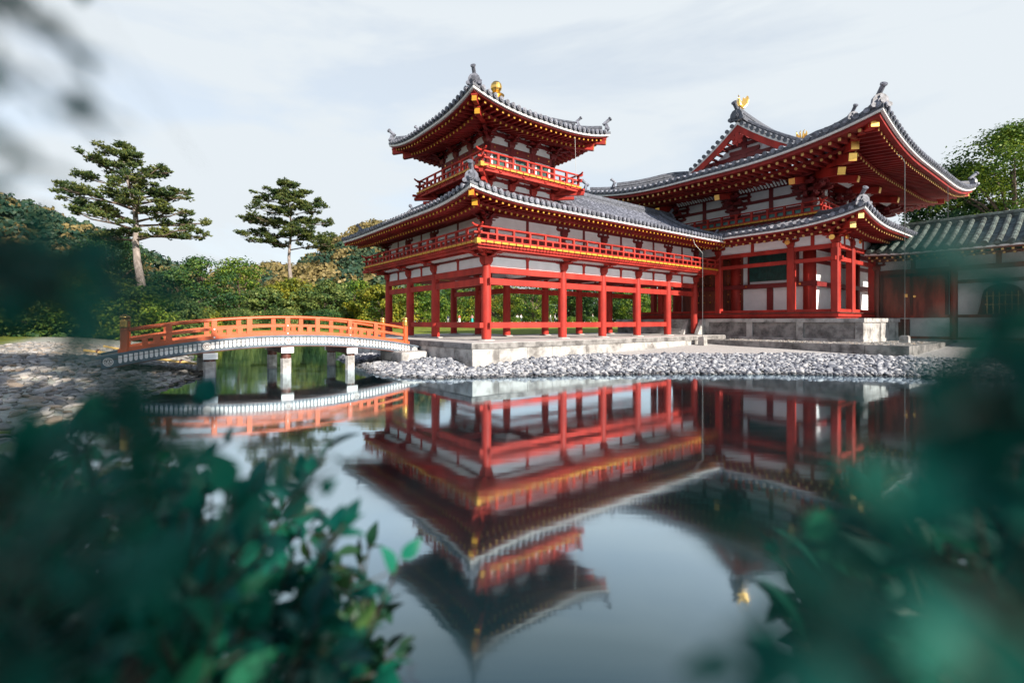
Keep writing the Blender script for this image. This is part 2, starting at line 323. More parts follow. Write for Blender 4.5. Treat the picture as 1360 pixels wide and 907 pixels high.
ms_ = N('ShaderNodeMixShader', t); l(fr_.outputs[0], ms_.inputs[0]); l(p.outputs[0], ms_.inputs[1]); l(gl.outputs[0], ms_.inputs[2]); l(ms_.outputs[0], t.nodes['Material Output'].inputs[0])
w = MB(); w.add([(-70, -10, 0), (70, -10, 0), (70, 60, 0), (-70, 60, 0)], [(0, 1, 2, 3)]); tag(w.build('water', wm), kind='structure')

def ico(sub=2):
    bm = bmesh.new(); bmesh.ops.create_icosphere(bm, subdivisions=sub, radius=1)
    V = np.array([v.co[:] for v in bm.verts]); F = np.array([[v.index for v in f.verts] for f in bm.faces]); bm.free(); return V, F
IV, IF = ico(2)
def stones(name, pos, size, m, flat=0.6, seed=1, parent=None):
    r = np.random.default_rng(seed); n = len(pos)
    V = np.repeat(IV[None], n, 0)*1.0
    # lumpy: move along a few random directions
    for k in range(4):
        d = r.normal(size=(n, 1, 3)); d /= np.linalg.norm(d, axis=2, keepdims=True)
        dot = (V*d).sum(2, keepdims=True); V = V-np.where(dot > 0.55, (dot-0.55)*0.8, 0)*d
    sc = np.stack([size*r.uniform(0.8, 1.35, n), size*r.uniform(0.7, 1.1, n), size*flat*r.uniform(0.7, 1.2, n)], 1)
    V *= sc[:, None]
    a = r.uniform(0, 6.28, n); tx = r.normal(0, 0.35, n)
    ca, sa = np.cos(a)[:, None], np.sin(a)[:, None]; ct, st = np.cos(tx)[:, None], np.sin(tx)[:, None]
    y, z = V[..., 1]*ct-V[..., 2]*st, V[..., 1]*st+V[..., 2]*ct
    x, y = V[..., 0]*ca-y*sa, V[..., 0]*sa+y*ca
    V = np.stack([x, y, z], 2)+np.asarray(pos)[:, None]
    F = (IF[None]+(np.arange(n)*len(IV))[:, None, None]).reshape(-1, 3)
    return npmesh(name, V.reshape(-1, 3), F, m, parent, smooth=False)
def stonemat(name, cols):
    m = bpy.data.materials.new(name); m.use_nodes = True; t = m.node_tree; l = t.links.new; p = t.nodes['Principled BSDF']; p.inputs['Roughness'].default_value = 0.8
    p.inputs['Specular IOR Level'].default_value = 0.3
    g = N('ShaderNodeNewGeometry', t); ra = N('ShaderNodeValToRGB', t)
    while len(ra.color_ramp.elements) < len(cols): ra.color_ramp.elements.new(0.5)
    for i, c in enumerate(cols): ra.color_ramp.elements[i].position = i/(len(cols)-1); ra.color_ramp.elements[i].color = (*c, 1)
    l(g.outputs['Random Per Island'], ra.inputs[0]); co = N('ShaderNodeTexCoord', t); n = N('ShaderNodeTexNoise', t); n.inputs['Scale'].default_value = 9; n.inputs['Detail'].default_value = 5
    l(co.outputs['Object'], n.inputs[0]); mr = N('ShaderNodeMapRange', t); mr.inputs['From Min'].default_value = 0.3; mr.inputs['From Max'].default_value = 0.7; mr.inputs['To Min'].default_value = 0.75; mr.inputs['To Max'].default_value = 1.2
    l(n.outputs[0], mr.inputs['Value']); mm = N('ShaderNodeMix', t, data_type='RGBA', blend_type='MULTIPLY'); mm.inputs[0].default_value = 1
    l(ra.outputs[0], mm.inputs[6]); l(mr.outputs[0], mm.inputs[7])
    # stones at the waterline are wet: darker and glossier
    sz = N('ShaderNodeSeparateXYZ', t); l(co.outputs['Object'], sz.inputs[0]); wz = N('ShaderNodeMapRange', t)
    wz.inputs['From Min'].default_value = 0.03; wz.inputs['From Max'].default_value = 0.10; wz.inputs['To Min'].default_value = 0.32; l(sz.outputs['Z'], wz.inputs['Value'])
    m2 = N('ShaderNodeMix', t, data_type='RGBA', blend_type='MULTIPLY'); m2.inputs[0].default_value = 1; l(mm.outputs[2], m2.inputs[6]); l(wz.outputs[0], m2.inputs[7])
    l(m2.outputs[2], p.inputs['Base Color']); l(wz.outputs[0], p.inputs['Roughness']); return m
M['pebble'] = stonemat('pebble_stone', [(0.10, 0.11, 0.14), (0.19, 0.205, 0.245), (0.27, 0.285, 0.325), (0.36, 0.37, 0.40), (0.50, 0.50, 0.52)])
M['shorestone'] = stonemat('shore_stone', [(0.15, 0.145, 0.14), (0.25, 0.24, 0.23), (0.32, 0.31, 0.30), (0.40, 0.38, 0.36), (0.32, 0.25, 0.19)])
# pebble beach along the island
c = rng.uniform((-9.5, 13.5), (19, 24), (120000, 2)); dm = sdist(c, LAND_MAIN); u, v = uv_of(c)
edge = 3.6+0.25*vnoise(c, 1.2, 5)
keep = (dm > -0.35) & (dm < edge) & ~((u > -1.95) & (v > -1.95) & (u < 14.4)) & ~((v > -3.45+0.15*vnoise(c, 1.5, 8)) & (u > 4.3) & (u < 12.4)) & (u < 19)
keep &= ~((u > 11.2) & (dm > 3.2))
c = c[keep][:17500]
z = ground_h(c)+rng.uniform(0.0, 0.07, len(c))
tag(stones('pebbles', np.column_stack([c, z]), np.clip(0.058*np.exp(rng.normal(0, 0.38, len(c))), 0.028, 0.15), M['pebble'], 0.62, 2), 'grey pebbles heaped along the water in front of the red pavilion', 'pebbles', kind='stuff')
# pebble band on the terrace below the hall
c = rng.uniform((6, 16), (24, 30), (60000, 2)); u, v = uv_of(c)
keep = (u > 12.75) & (u < 14.8) & (v > -9.9) & (v < -2.2) | ((u > 12.75) & (u < 20) & (v > -9.9) & (v < -8.2))
c = c[keep][:3200]
tag(stones('gravel_band', np.column_stack([c, np.full(len(c), 0.78)]), rng.uniform(0.03, 0.075, len(c)), M['shorestone'], 0.6, 3), 'pale gravel strip between the stone kerb and the base of the hall', 'gravel', kind='stuff')
# flat shore stones on the left
c = rng.uniform((-22, 4.5), (-6.8, 24), (60000, 2)); dl = sdist(c, LAND_LEFT); c = c[(dl > -0.35) & (dl < 6.2)]
# poisson-like thinning
keepi = []; cell = {}
for i, (x, y) in enumerate(c):
    k = (int(x/0.3), int(y/0.3)); ok = True
    for dx in (-1, 0, 1):
        for dy in (-1, 0, 1):
            for j in cell.get((k[0]+dx, k[1]+dy), ()):
                if (c[j][0]-x)**2+(c[j][1]-y)**2 < 0.026: ok = False
    if ok: cell.setdefault(k, []).append(i); keepi.append(i)
c = c[keepi]
tag(stones('shore_stones', np.column_stack([c, ground_h(c)+0.02]), np.clip(0.095*np.exp(rng.normal(0, 0.3, len(c))), 0.05, 0.2), M['shorestone'], 0.45, 4), 'flat pale stones paving the left bank of the pond', 'shore stones', kind='stuff')

# hills
def hill(name, peaks, x0, x1, y0, y1, n=70):
    xs = np.linspace(x0, x1, n); ys = np.linspace(y0, y1, n); X, Y = np.meshgrid(xs, ys); P = np.stack([X.ravel(), Y.ravel()], 1)
    z = hill_z(P, peaks); i = (np.arange(n-1)[:, None]*n+np.arange(n-1)[None]).ravel()
    o = npmesh(name, np.column_stack([P, z]), np.stack([i, i+1, i+1+n, i+n], 1), M['hillsoil'], smooth=True); tag(o, kind='structure'); return o
def hill_z(P, peaks):
    z = np.full(len(P), 0.2)
    for px, py, h, rx, ry in peaks: z = np.maximum(z, h*np.exp(-((P[:, 0]-px)/rx)**2-((P[:, 1]-py)/ry)**2))
    return z+2.0*vnoise(P, 0.06, 11)*np.clip(z/20, 0, 1)
M['hillsoil'] = mat('hill_undergrowth', (0.06, 0.075, 0.025), 0.95, 0.3, 0.08)
HP1 = [(-345, 260, 78, 150, 120), (-270, 270, 42, 110, 90)]
HP2 = [(-78, 320, 60, 62, 90), (-165, 330, 34, 60, 80)]
hill('hill', HP1, -640, -110, 130, 420); hill('hill', HP2, -320, 90, 200, 480)
def leafquads(cen, nrm, size, r, asp=1.0):
    """one small pointed quad per row: centre, normal, size"""
    n = len(cen); nrm = nrm/(np.linalg.norm(nrm, axis=1, keepdims=True)+1e-9)
    t = r.normal(size=(n, 3)); a = np.cross(nrm, t); a /= np.linalg.norm(a, axis=1, keepdims=True)+1e-9; b = np.cross(nrm, a)
    s = np.asarray(size).reshape(-1, 1)*np.ones((n, 1))
    k = 0.18*s*nrm
    V = np.stack([cen-a*s, cen+b*s*asp*0.6-k, cen+a*s, cen-b*s*asp*0.6-k], 1).reshape(-1, 3)
    return V, np.arange(n*4).reshape(n, 4)
def forest(name, peaks, box, cnt, ms, label, seed, frac=0.5, size=(4, 7), leaf=0.9, per=110):
    r = np.random.default_rng(seed); c = r.uniform((box[0], box[2]), (box[1], box[3]), (cnt*6, 2)); z = hill_z(c, peaks)
    k = (z > 4); c, z = c[k][:cnt], z[k][:cnt]
    # only the flank and crest seen from the garden
    rad = r.uniform(*size, len(c)); tan = (vnoise(c, 0.035, seed+1)+r.normal(0, 0.25, len(c))) > (0.45-frac)*1.2
    CC = np.repeat(np.column_stack([c, z+rad*0.5]), per, 0); RR = np.repeat(rad, per)
    d = r.normal(size=(len(CC), 3)); d /= np.linalg.norm(d, axis=1, keepdims=True); d[:, 2] = np.abs(d[:, 2])*0.95-0.15
    lump = 1+0.18*np.sin(d[:, 0]*7+RR)*np.sin(d[:, 1]*6+RR*2)
    P = CC+d*RR[:, None]*lump[:, None]*r.uniform(0.8, 1.05, (len(CC), 1))
    V, F = leafquads(P, d+r.normal(0, 0.45, d.shape), r.uniform(0.6, 1.15, len(P))*leaf, r, 1.3)
    return tag(npmesh(name, V, F, ms, idx=np.repeat(tan, per).astype(int)), label, 'forest', kind='stuff')
forest('forest', HP1, (-560, -120, 150, 300), 900, [M['leaffar'], M['leaftan']], 'green and tan woods covering the hill at the far left', 21, 0.42, (4, 7), 1.2, 90)
forest('forest', HP2, (-260, 60, 215, 345), 900, [M['leaffar'], M['leaftan']], 'dark green and golden tan woods on the hill behind the smaller pine', 22, 0.5, (4, 7), 1.1, 120)

# the wood beyond the lawn that closes the view under the crowns of the nearer trees
def wood(name, x0, x1, y0, y1, cnt, label, seed):
    r = np.random.default_rng(seed); c = np.stack([r.uniform(x0, x1, cnt), r.uniform(y0, y1, cnt), r.uniform(0.5, 6.5, cnt)], 1); per = 70
    rad = r.uniform(1.2, 2.3, cnt); d = r.normal(size=(cnt*per, 3)); d /= np.linalg.norm(d, axis=1, keepdims=True)
    P = np.repeat(c, per, 0)+d*np.repeat(rad, per)[:, None]; P[:, 2] = np.maximum(P[:, 2], 0.2)+1.6
    V, F = leafquads(P, d+np.array([0, 0, 0.5])+r.normal(0, 0.4, d.shape), r.uniform(0.25, 0.5, len(P)), r, 1.2)
    tag(npmesh(name, V, F, M['leafdark']), label, 'wood', kind='stuff')
wood('wood', -75, 75, 108, 122, 620, 'dark wood closing off the far side of the lawn', 31)
# ------------------------------------------------------------------ temple building kit
class Side:
    """one slope of a tiled roof: O = plan point of the eave's middle, S along the eave, I inward"""
    def __init__(s, O, S, I, an, ap, ze, prof, D, hn=True, hp=True, L=0.4, Rl=3.5, gl=0.0):
        s.O = np.array(O, float); s.S = np.array(S, float); s.I = np.array(I, float); s.an = an; s.ap = ap; s.ze = ze; s.prof = prof; s.D = D
        s.hn = hn; s.hp = hp; s.L = L; s.R = Rl; s.gl = gl
    def lift(s, x):
        z = 0
        for e, h in ((x+s.an, s.hn), (s.ap-x, s.hp)): z += (s.L if h else s.gl)*max(0.0, 1-max(e, 0)/s.R)**2.3
        return z
    def zs(s, x, d): return s.ze+s.lift(x)+s.prof[0]*d+s.prof[1]*d*d
    def pt(s, x, d, h):
        q = s.O+s.S*x+s.I*d; return (q[0], q[1], s.zs(x, d)+h)
    def flat(s, x, d, h):      # under the eave: follows the eave's lift, not the roof profile
        q = s.O+s.S*x+s.I*d; return (q[0], q[1], s.ze+s.lift(x)+h)
    def lo(s, d): return -s.an+(d if s.hn else 0)
    def hi(s, d): return s.ap-(d if s.hp else 0)
    def dmax(s, x):
        d = s.D(x) if callable(s.D) else s.D
        if s.hn: d = min(d, x+s.an)
        if s.hp: d = min(d, s.ap-x)
        return d
    def xs(s, step):
        n = max(2, int(round((s.an+s.ap)/step))); return [-s.an+(s.an+s.ap)*i/n for i in range(n+1)]
def sweep_eave(mb, sd, poly, step=0.5):
    """poly of (d, h) run along the eave, mitred at hips"""
    X = sd.xs(step); n = len(poly); vs = []
    for x in X:
        for d, h in poly:
            xx = min(max(x, sd.lo(d)), sd.hi(d)); vs.append(sd.flat(xx, d, h))
    fs = []
    for i in range(len(X)-1):
        for j in range(n): j2 = (j+1) % n; fs.append((i*n+j, i*n+j2, (i+1)*n+j2, (i+1)*n+j))
    fs.append(tuple(range(n))); fs.append(tuple((len(X)-1)*n+j for j in range(n)))
    mb.add(vs, fs)
def roof_tiles(sd, sp=0.27, r=0.078, h0=0.155, dmin=None, tilt=0.03):
    """round cover tiles running down the slope with end discs, over a sheet of flat tiles"""
    t = MB(); sheet = MB(); xs = []
    n = int((sd.an+sd.ap)/sp); st = (sd.an+sd.ap)/n
    for i in range(n): xs.append(-sd.an+st*(i+0.5))
    # sheet
    G = sd.xs(st); m = 7; vs = []
    for x in G:
        dm = max(sd.dmax(x), 0.0); d0 = dmin(x) if dmin else 0.0; d0 = min(d0, dm)
        for k in range(m): vs.append(sd.pt(x, d0+(dm-d0)*k/(m-1), h0))
    fs = []
    for i in range(len(G)-1):
        for k in range(m-1): fs.append((i*m+k, (i+1)*m+k, (i+1)*m+k+1, i*m+k+1))
    sheet.add(vs, fs)
    sweep_eave(sheet, sd, [(0.0, 0.075), (0.0, h0+0.02), (0.12, h0+0.02), (0.12, 0.075)], st)
    for x in xs:
        dm = sd.dmax(x); d0 = dmin(x) if dmin else 0.0
        if dm-d0 < 0.15: continue
        k = max(2, int((dm-d0)/0.34)); pts = []; rad = []
        for j in range(k+1):
            d = d0+(dm-d0)*j/k-(0.05 if (j == 0 and not dmin) else 0)
            pts.append(Vector(sd.pt(x, d, h0+0.02))); rad.append(r)
        # stepped tube: each cover tile overlaps the next lower one
        vs = []; nn = 6; A = Vector((sd.S[0], sd.S[1], 0)); f = []
        rows = []
        for j in range(len(pts)):
            if j > 0: rows.append((pts[j], r*0.93))
            if j < len(pts)-1: rows.append((pts[j]+(pts[j+1]-pts[j])*0.02, r*1.05))
        for q, rr in rows:
            for a in range(nn):
                th = math.pi*a/(nn-1); vs.append(q+A*math.cos(th)*rr+Vector((0, 0, 1))*math.sin(th)*rr*1.1)
        for j in range(len(rows)-1):
            for a in range(nn-1): f.append((j*nn+a, j*nn+a+1, (j+1)*nn+a+1, (j+1)*nn+a))
        t.add(vs, f)
        if not dmin:      # round end disc at the eave with a raised rim
            q = pts[0]; Oo = Vector((-sd.I[0], -sd.I[1], 0)); B = Vector((0, 0, 1)); rr = r*1.18
            for ring, off, dep in ((rr, 0.0, 0.035), (rr*0.62, 0.03, 0.02)):
                poly = [(math.cos(2*math.pi*a/10)*ring, math.sin(2*math.pi*a/10)*ring) for a in range(10)]
                t.prism(poly, q+Oo*(0.01+off)+Vector((0, 0, 0.01)), A, B, Oo, dep)
    return t, sheet
def eave_under(sd, Dw, wf, fly, base, sp, sized, white_h=0.085, shirin=None, roundends=False, fd=(0.10, 0.22)):
    """white edge, red boards, soffit, flying and base rafters with ochre ends.  fly=(d0,h0,slope), base=(d0,h0,slope)"""
    white = MB(); red = MB(); raft = MB(); tips = MB()
    sweep_eave(white, sd, [(0.02, 0.0), (0.02, white_h), (0.14, white_h), (0.14, 0.0)])
    f0, fh, fs_ = fly; b0, bh, bs = base; w, hh = sized
    sweep_eave(red, sd, [(fd[0], fh+hh/2+0.004), (fd[0], 0.0), (fd[0]+0.1, 0.0), (fd[0]+0.1, fh+hh/2+0.004)])
    # soffit over flying rafters, then kioi beam, then soffit over base rafters
    e1 = b0+0.12; top1 = fh+hh/2
    sweep_eave(red, sd, [(fd[0]+0.1, top1+0.004), (fd[0]+0.1, top1+0.03), (e1, top1+fs_*(e1-f0)+0.03), (e1, top1+fs_*(e1-f0)+0.004)])
    kt = top1+fs_*(e1-f0)-hh
    sweep_eave(red, sd, [(b0+0.02, bh+hh/2+0.004), (b0+0.02, kt), (b0+0.14, kt), (b0+0.14, bh+hh/2+0.004)])
    top2 = bh+hh/2
    sweep_eave(red, sd, [(b0+0.14, top2+0.004+bs*0.14), (b0+0.14, top2+0.03+bs*0.14), (Dw, top2+bs*(Dw-b0)+0.03), (Dw, top2+bs*(Dw-b0)+0.004)])
    n = int((sd.an+sd.ap)/sp); st = (sd.an+sd.ap)/n
    for i in range(n):
        x = -sd.an+st*(i+0.5)
        for (d0, h0, sl, d1, rnd_) in ((f0, fh, fs_, b0+0.3, False), (b0, bh, bs, Dw+0.02, roundends)):
            e = 1e9
            if sd.hn: e = min(e, x+sd.an)
            if sd.hp: e = min(e, sd.ap-x)
            d1 = min(d1, e-0.06)
            if d1-d0 < 0.08: continue
            p = sd.flat(x, d0, h0); q = sd.flat(x, d1, h0+sl*(d1-d0))
            raft.bar(p, q, w, hh)
            o = Vector((sd.I[0], sd.I[1], sl)).normalized()*0.012; P = Vector(p)
            if rnd_:
                A = Vector((sd.S[0], sd.S[1], 0)); poly = [(math.cos(math.pi*a/5)*w*0.5, math.sin(math.pi*a/5)*w*0.5) for a in range(10)]
                tips.prism(poly, P-o*1.2, A, (0, 0, 1), Vector((sd.I[0], sd.I[1], 0)), 0.03)
            else: tips.bar(P-o*1.6, P-o*0.02, w*0.85, hh*0.82)
    return white, red, raft, tips
def ridge_bar(mb, pts, w, h, top=True):
    """stacked ridge: sweep of a rectangular stack with a half-round cap along points (bottom centre)"""
    vs = []; prof = [(-w*0.55, 0), (-w*0.55, h*0.2), (-w*0.42, h*0.22), (-w*0.42, h*0.45), (-w*0.48, h*0.47), (-w*0.48, h*0.62), (-w*0.34, h*0.66), (-w*0.24, h*0.9), (0, h),
                 (w*0.24, h*0.9), (w*0.34, h*0.66), (w*0.48, h*0.62), (w*0.48, h*0.47), (w*0.42, h*0.45), (w*0.42, h*0.22), (w*0.55, h*0.2), (w*0.55, 0)]
    n = len(prof); P = [Vector(p) for p in pts]
    for i, p in enumerate(P):
        d = P[min(i+1, len(P)-1)]-P[max(i-1, 0)]; d.z = 0; d.normalize(); s = Vector((-d.y, d.x, 0))
        for a, b in prof: vs.append(p+s*a+Vector((0, 0, b)))
    fs = []
    for i in range(len(P)-1):
        for j in range(n): j2 = (j+1) % n; fs.append((i*n+j, i*n+j2, (i+1)*n+j2, (i+1)*n+j))
    fs.append(tuple(range(n))); fs.append(tuple((len(P)-1)*n+j for j in range(n)))
    mb.add(vs, fs)
def ridge_end(mb, p, out, s=1.0, horn=True, tilt=0.7):
    """demon-face end tile: shouldered plate with boss and curls, and round tiles jutting above"""
    O = Vector(p); o = Vector((out[0], out[1], 0)).normalized(); a = Vector((-o.y, o.x, 0)); z = Vector((0, 0, 1))
    plate = [(-.30, 0), (-.34, .10), (-.27, .17), (-.25, .32), (-.16, .44), (0, .50), (.16, .44), (.25, .32), (.27, .17), (.34, .10), (.30, 0)]
    mb.prism([(x*s, y*s) for x, y in plate], O+o*0.05*s, a, z, o, 0.12*s)
    disc = lambda q, r, d, ax, n=12: mb.prism([(math.cos(2*math.pi*k/n)*r, math.sin(2*math.pi*k/n)*r) for k in range(n)], q, a, z if ax is None else ax, o if ax is None else a.cross(ax), d)
    disc(O+o*0.15*s+z*0.2*s, 0.13*s, 0.08*s, None); disc(O+o*0.2*s+z*0.2*s, 0.075*s, 0.06*s, None)
    for sx in (-1, 1): disc(O+o*0.13*s+a*sx*0.26*s+z*0.07*s, 0.085*s, 0.08*s, None)
    disc(O+o*0.13*s+z*0.38*s, 0.06*s, 0.06*s, None)
    if horn:
        d = (o*math.cos(tilt)+z*math.sin(tilt)).normalized(); q0 = O+z*0.42*s-o*0.1*s; q1 = q0+d*0.48*s
        mb.tube([q0, q1], 0.085*s, 10); mb.tube([q1-d*0.03*s, q1+d*0.03*s], 0.115*s, 12); mb.tube([q1, q1+d*0.05*s], 0.06*s, 10)
def hip_rafter(mb, tips, corner, diag, z0, d0, d1, slope, w, h):
    c = Vector((corner[0], corner[1], 0)); dg = Vector((diag[0], diag[1], 0)).normalized()
    p = c+dg*d0+Vector((0, 0, z0)); q = c+dg*d1+Vector((0, 0, z0+slope*(d1-d0)))
    mb.bar(p, q, w, h); mb.bar(p+Vector((0, 0, h*0.62))-dg*0.04, p+dg*0.3+Vector((0, 0, h*0.62)), w*1.25, h*0.3)
    tips.bar(p-dg*0.025, p-dg*0.002, w*1.03, h*0.98)
def arm(mb, O, A, t, L, h, one=False, w=None):
    """bracket arm with upward-curved under-ends; A the arm's direction, t its thickness"""
    O = Vector(O); A = Vector(A).normalized(); C = Vector((0, 0, 1)).cross(A)
    rt = [(L, h), (L, h*0.50), (L*0.93, h*0.24), (L*0.82, h*0.08), (L*0.68, 0)]
    lf = [(-x, y) for x, y in reversed(rt)] if not one else [(0, 0), (0, h)]
    mb.prism(rt+lf, O, A, (0, 0, 1), C, t)
def block(mb, x, y, z, s):
    mb.taper(x, y, z, z+s*0.38, s*0.34, s*0.5); mb.cbox(x, y, z+s*0.60, s, s, s*0.44)
def bracket_mesh(H, s=1.0, steps=1, reach=0.45, wings=(1,), diag=0, both=False):
    """bracket cluster, outward = +y; H total height. diag=+1/-1 makes a corner set (outward +y and +x*diag)"""
    mb = MB(); bs = 0.36*s; lv = steps+1
    block(mb, 0, 0, 0, bs); z = bs*0.8; ah = (H-bs*0.8)/lv*0.56; bh = (H-bs*0.8)/lv*0.44; t = 0.14*s
    for k in range(lv):
        L = (0.42+0.16*min(k, 1))*s
        dirs = [(1, 0, 0)] if not diag else [(1, 0, 0), (0, 1, 0)]
        for A in dirs:
            arm(mb, (0, 0, z), A, t, L, ah)
            for q in (-1, 0, 1): block(mb, A[0]*q*(L-0.09*s), A[1]*q*(L-0.09*s), z+ah, bh/0.82)
        if steps:
            ro = reach*(k+1)/lv if k < steps else reach
            outs = [((0, 1, 0), 1)] if not diag else [((0, 1, 0), 1), ((diag, 0, 0), 1), ((diag*0.7071, 0.7071, 0), 1.38)]
            if k <= steps:
                for A, f in outs:
                    arm(mb, (0, 0, z), A, t, ro*f+0.12*s, ah, one=True); block(mb, A[0]*ro*f, A[1]*ro*f, z+ah, bh/0.82)
                    if k > 0 and (f == 1):
                        rp = reach*k/lv; T = (A[1], A[0], 0)
                        arm(mb, (A[0]*rp, A[1]*rp, z), T, t, 0.36*s, ah)
                        for q in (-1, 1): block(mb, A[0]*rp+T[0]*q*0.28*s, A[1]*rp+T[1]*q*0.28*s, z+ah, bh/0.82)
        z += ah+bh
    return mb
def railing(mb, p, q, z, h=0.52, n=8, endp=0.2, ends=(True, True), postw=0.085, caps=None):
    """open balustrade: foot rail, middle rail, round top rail, tall and short posts alternately; rails shoot past the corners and curl up"""
    P = Vector((p[0], p[1], z)); Q = Vector((q[0], q[1], z)); d = (Q-P).normalized(); Lg = (Q-P).length; up = Vector((0, 0, 1))
    A = P-d*endp*(1 if ends[0] else 0); B = Q+d*endp*(1 if ends[1] else 0)
    mb.bar(P+up*0.045, Q+up*0.045, 0.10, 0.09)
    mb.bar(A+up*h*0.56, B+up*h*0.56, 0.075, 0.06)
    mb.tube([P+up*h, Q+up*h], 0.042, 8)
    for e, (a, b) in enumerate(((P, -d), (Q, d))):
        if ends[e]: mb.tube([a+up*h, a+b*endp*0.6+up*(h+0.005), a+b*(endp*1.05)+up*(h+0.035), a+b*(endp*1.35)+up*(h+0.085)], [0.042, 0.042, 0.04, 0.034], 8)
    for i in range(n+1):
        c = P+d*Lg*i/n; mb.bar(c+up*0.09, c+up*(h-0.02), postw, postw, up=d)
        if i < n:
            c = P+d*Lg*(i+0.5)/n; mb.bar(c+up*0.09, c+up*h*0.56, postw*0.9, postw*0.9, up=d)
def strip_notched(mb, p, q, z0, z1, out, t, n):
    """row of board ends along p-q, each a separate small block with a gap"""
    P = Vector((p[0], p[1], 0)); Q = Vector((q[0], q[1], 0)); d = (Q-P)/n; o = Vector((out[0], out[1], 0))
    for i in range(n):
        a = P+d*(i+0.08); b = P+d*(i+0.92); m_ = (a+b)/2+o*t/2
        mb.bar(a+Vector((0, 0, (z0+z1)/2))+o*t/2, b+Vector((0, 0, (z0+z1)/2))+o*t/2, t, z1-z0)
def two(a, b, name, mats, parent):
    """one mesh with two materials"""
    na = len(a.f); c = MB(); c.add(a.v, a.f); c.add(b.v, b.f); o = c.build(name, mats, parent); o.data.polygons.foreach_set('material_index', np.array([0]*na+[1]*len(b.f), np.int32)); return o
def finish_roof(parent, sides, under, sp, r, tm='tile', prefix='roof'):
    """roof tile parts and their eaves: returns the roof part of the first side"""
    outs = []
    for sd, un, kw in sides:
        t, sh = roof_tiles(sd, sp, r, **kw)
        roof = sh.build(prefix, M['tiledark'] if tm == 'tile' else M[tm], parent)
        t.build('round_tiles', M[tm], roof)
        if un:
            wh, rd, rf, tp = eave_under(sd, **un)
            wh.build('white_eave_edge', M['whitewood'], roof); rd.build('eave_boards', M['redshade'], roof); two(rf, tp, 'rafters', [M['redshade'], M['yellow'] if not un.get('roundends') else M['rafttip']], roof)
        outs.append(roof)
    return outs
M['rafttip'] = mat('gilt_rafter_cap', (0.72, 0.47, 0.16), 0.45, 0.08, 5, metal=0.3)
# ------------------------------------------------------------------ the wing pavilion with its tower
B, b = 4.06, 2.6
FZ = 1.0          # stone floor
US = [0, B, B+b, B+2*b, B+3*b, B+4*b]; VS = [0, B, B+b, B+2*b]
UE, VE = US[-1], VS[-1]
wing = thing('temple_wing', 'vermilion L-shaped temple wing on open columns with a small square tower on its near corner', 'temple', uvw(0, 0), YAW)
# stone platform: paving slab, overhanging cap course and wall of blocks
pm = MB(); pm.box(-1.72, 14.55, -1.72, B+1.7, 0.1, 0.80); pm.box(-1.72, B+1.7, B+1.7, VE+1.3, 0.1, 0.80)
plat = pm.build('stone_platform', M['stonedark'], wing)
cp = MB()
rim = MB(); rim.box(-1.9, 14.4, -1.9, -1.3, 0.803, 0.985); rim.box(-1.9, -1.3, -1.3, VE+1.45, 0.803, 0.985); rim.build('cap_course', M['stonedark'], plat)
cp.box(-1.86, 14.4, -1.86, -1.3, 0.985, 0.999); cp.box(-1.86, -1.3, -1.3, VE+1.45, 0.985, 0.999)
cp.box(-1.3, 14.55, -1.3, B+1.9, 0.803, 0.99); cp.box(-1.3, B+1.9, B+1.9, VE+1.45, 0.803, 0.99)
cp.build('paving_slab', M['floor'], plat)
fb = MB(); u = -1.85
k = 0
while u < 14.0:
    L_ = rnd.uniform(0.9, 1.5); fb.box(u+0.006, min(u+L_, 14.2)-0.006, -1.86, -1.70, 0.12 if k else 0.05, 0.80-rnd.uniform(0, .01)); u += L_; k += 1
v = -1.70
while v < VE+1.2: L_ = rnd.uniform(0.9, 1.5); fb.box(-1.85, -1.70, v+0.006, min(v+L_, VE+1.3)-0.006, 0.12, 0.79); v += L_
fb.build('facing_stone', M['stone'], plat)
# columns with footing stones
cm = MB(); cm.lathe([(0.175, 0), (0.19, 0.1), (0.192, 1.5), (0.185, 2.3), (0.165, 2.86), (0.15, 2.92)], n=20)
sm = MB(); sm.lathe([(0.34, 0), (0.33, 0.03), (0.24, 0.055)], n=16)
cols = [(u, 0) for u in US]+[(u, B) for u in US[1:]]+[(0, v) for v in VS[1:]]+[(B, v) for v in VS[2:]]
c0 = cm.build('column', M['red'], wing, smooth=True, loc=(cols[0][0], cols[0][1], FZ)); f0 = sm.build('footing_stone', M['stone'], c0, loc=(0, 0, -0.012))
for (u, v) in cols[1:]:
    c = dup(c0, wing, (u, v, FZ)); dup(f0, c)
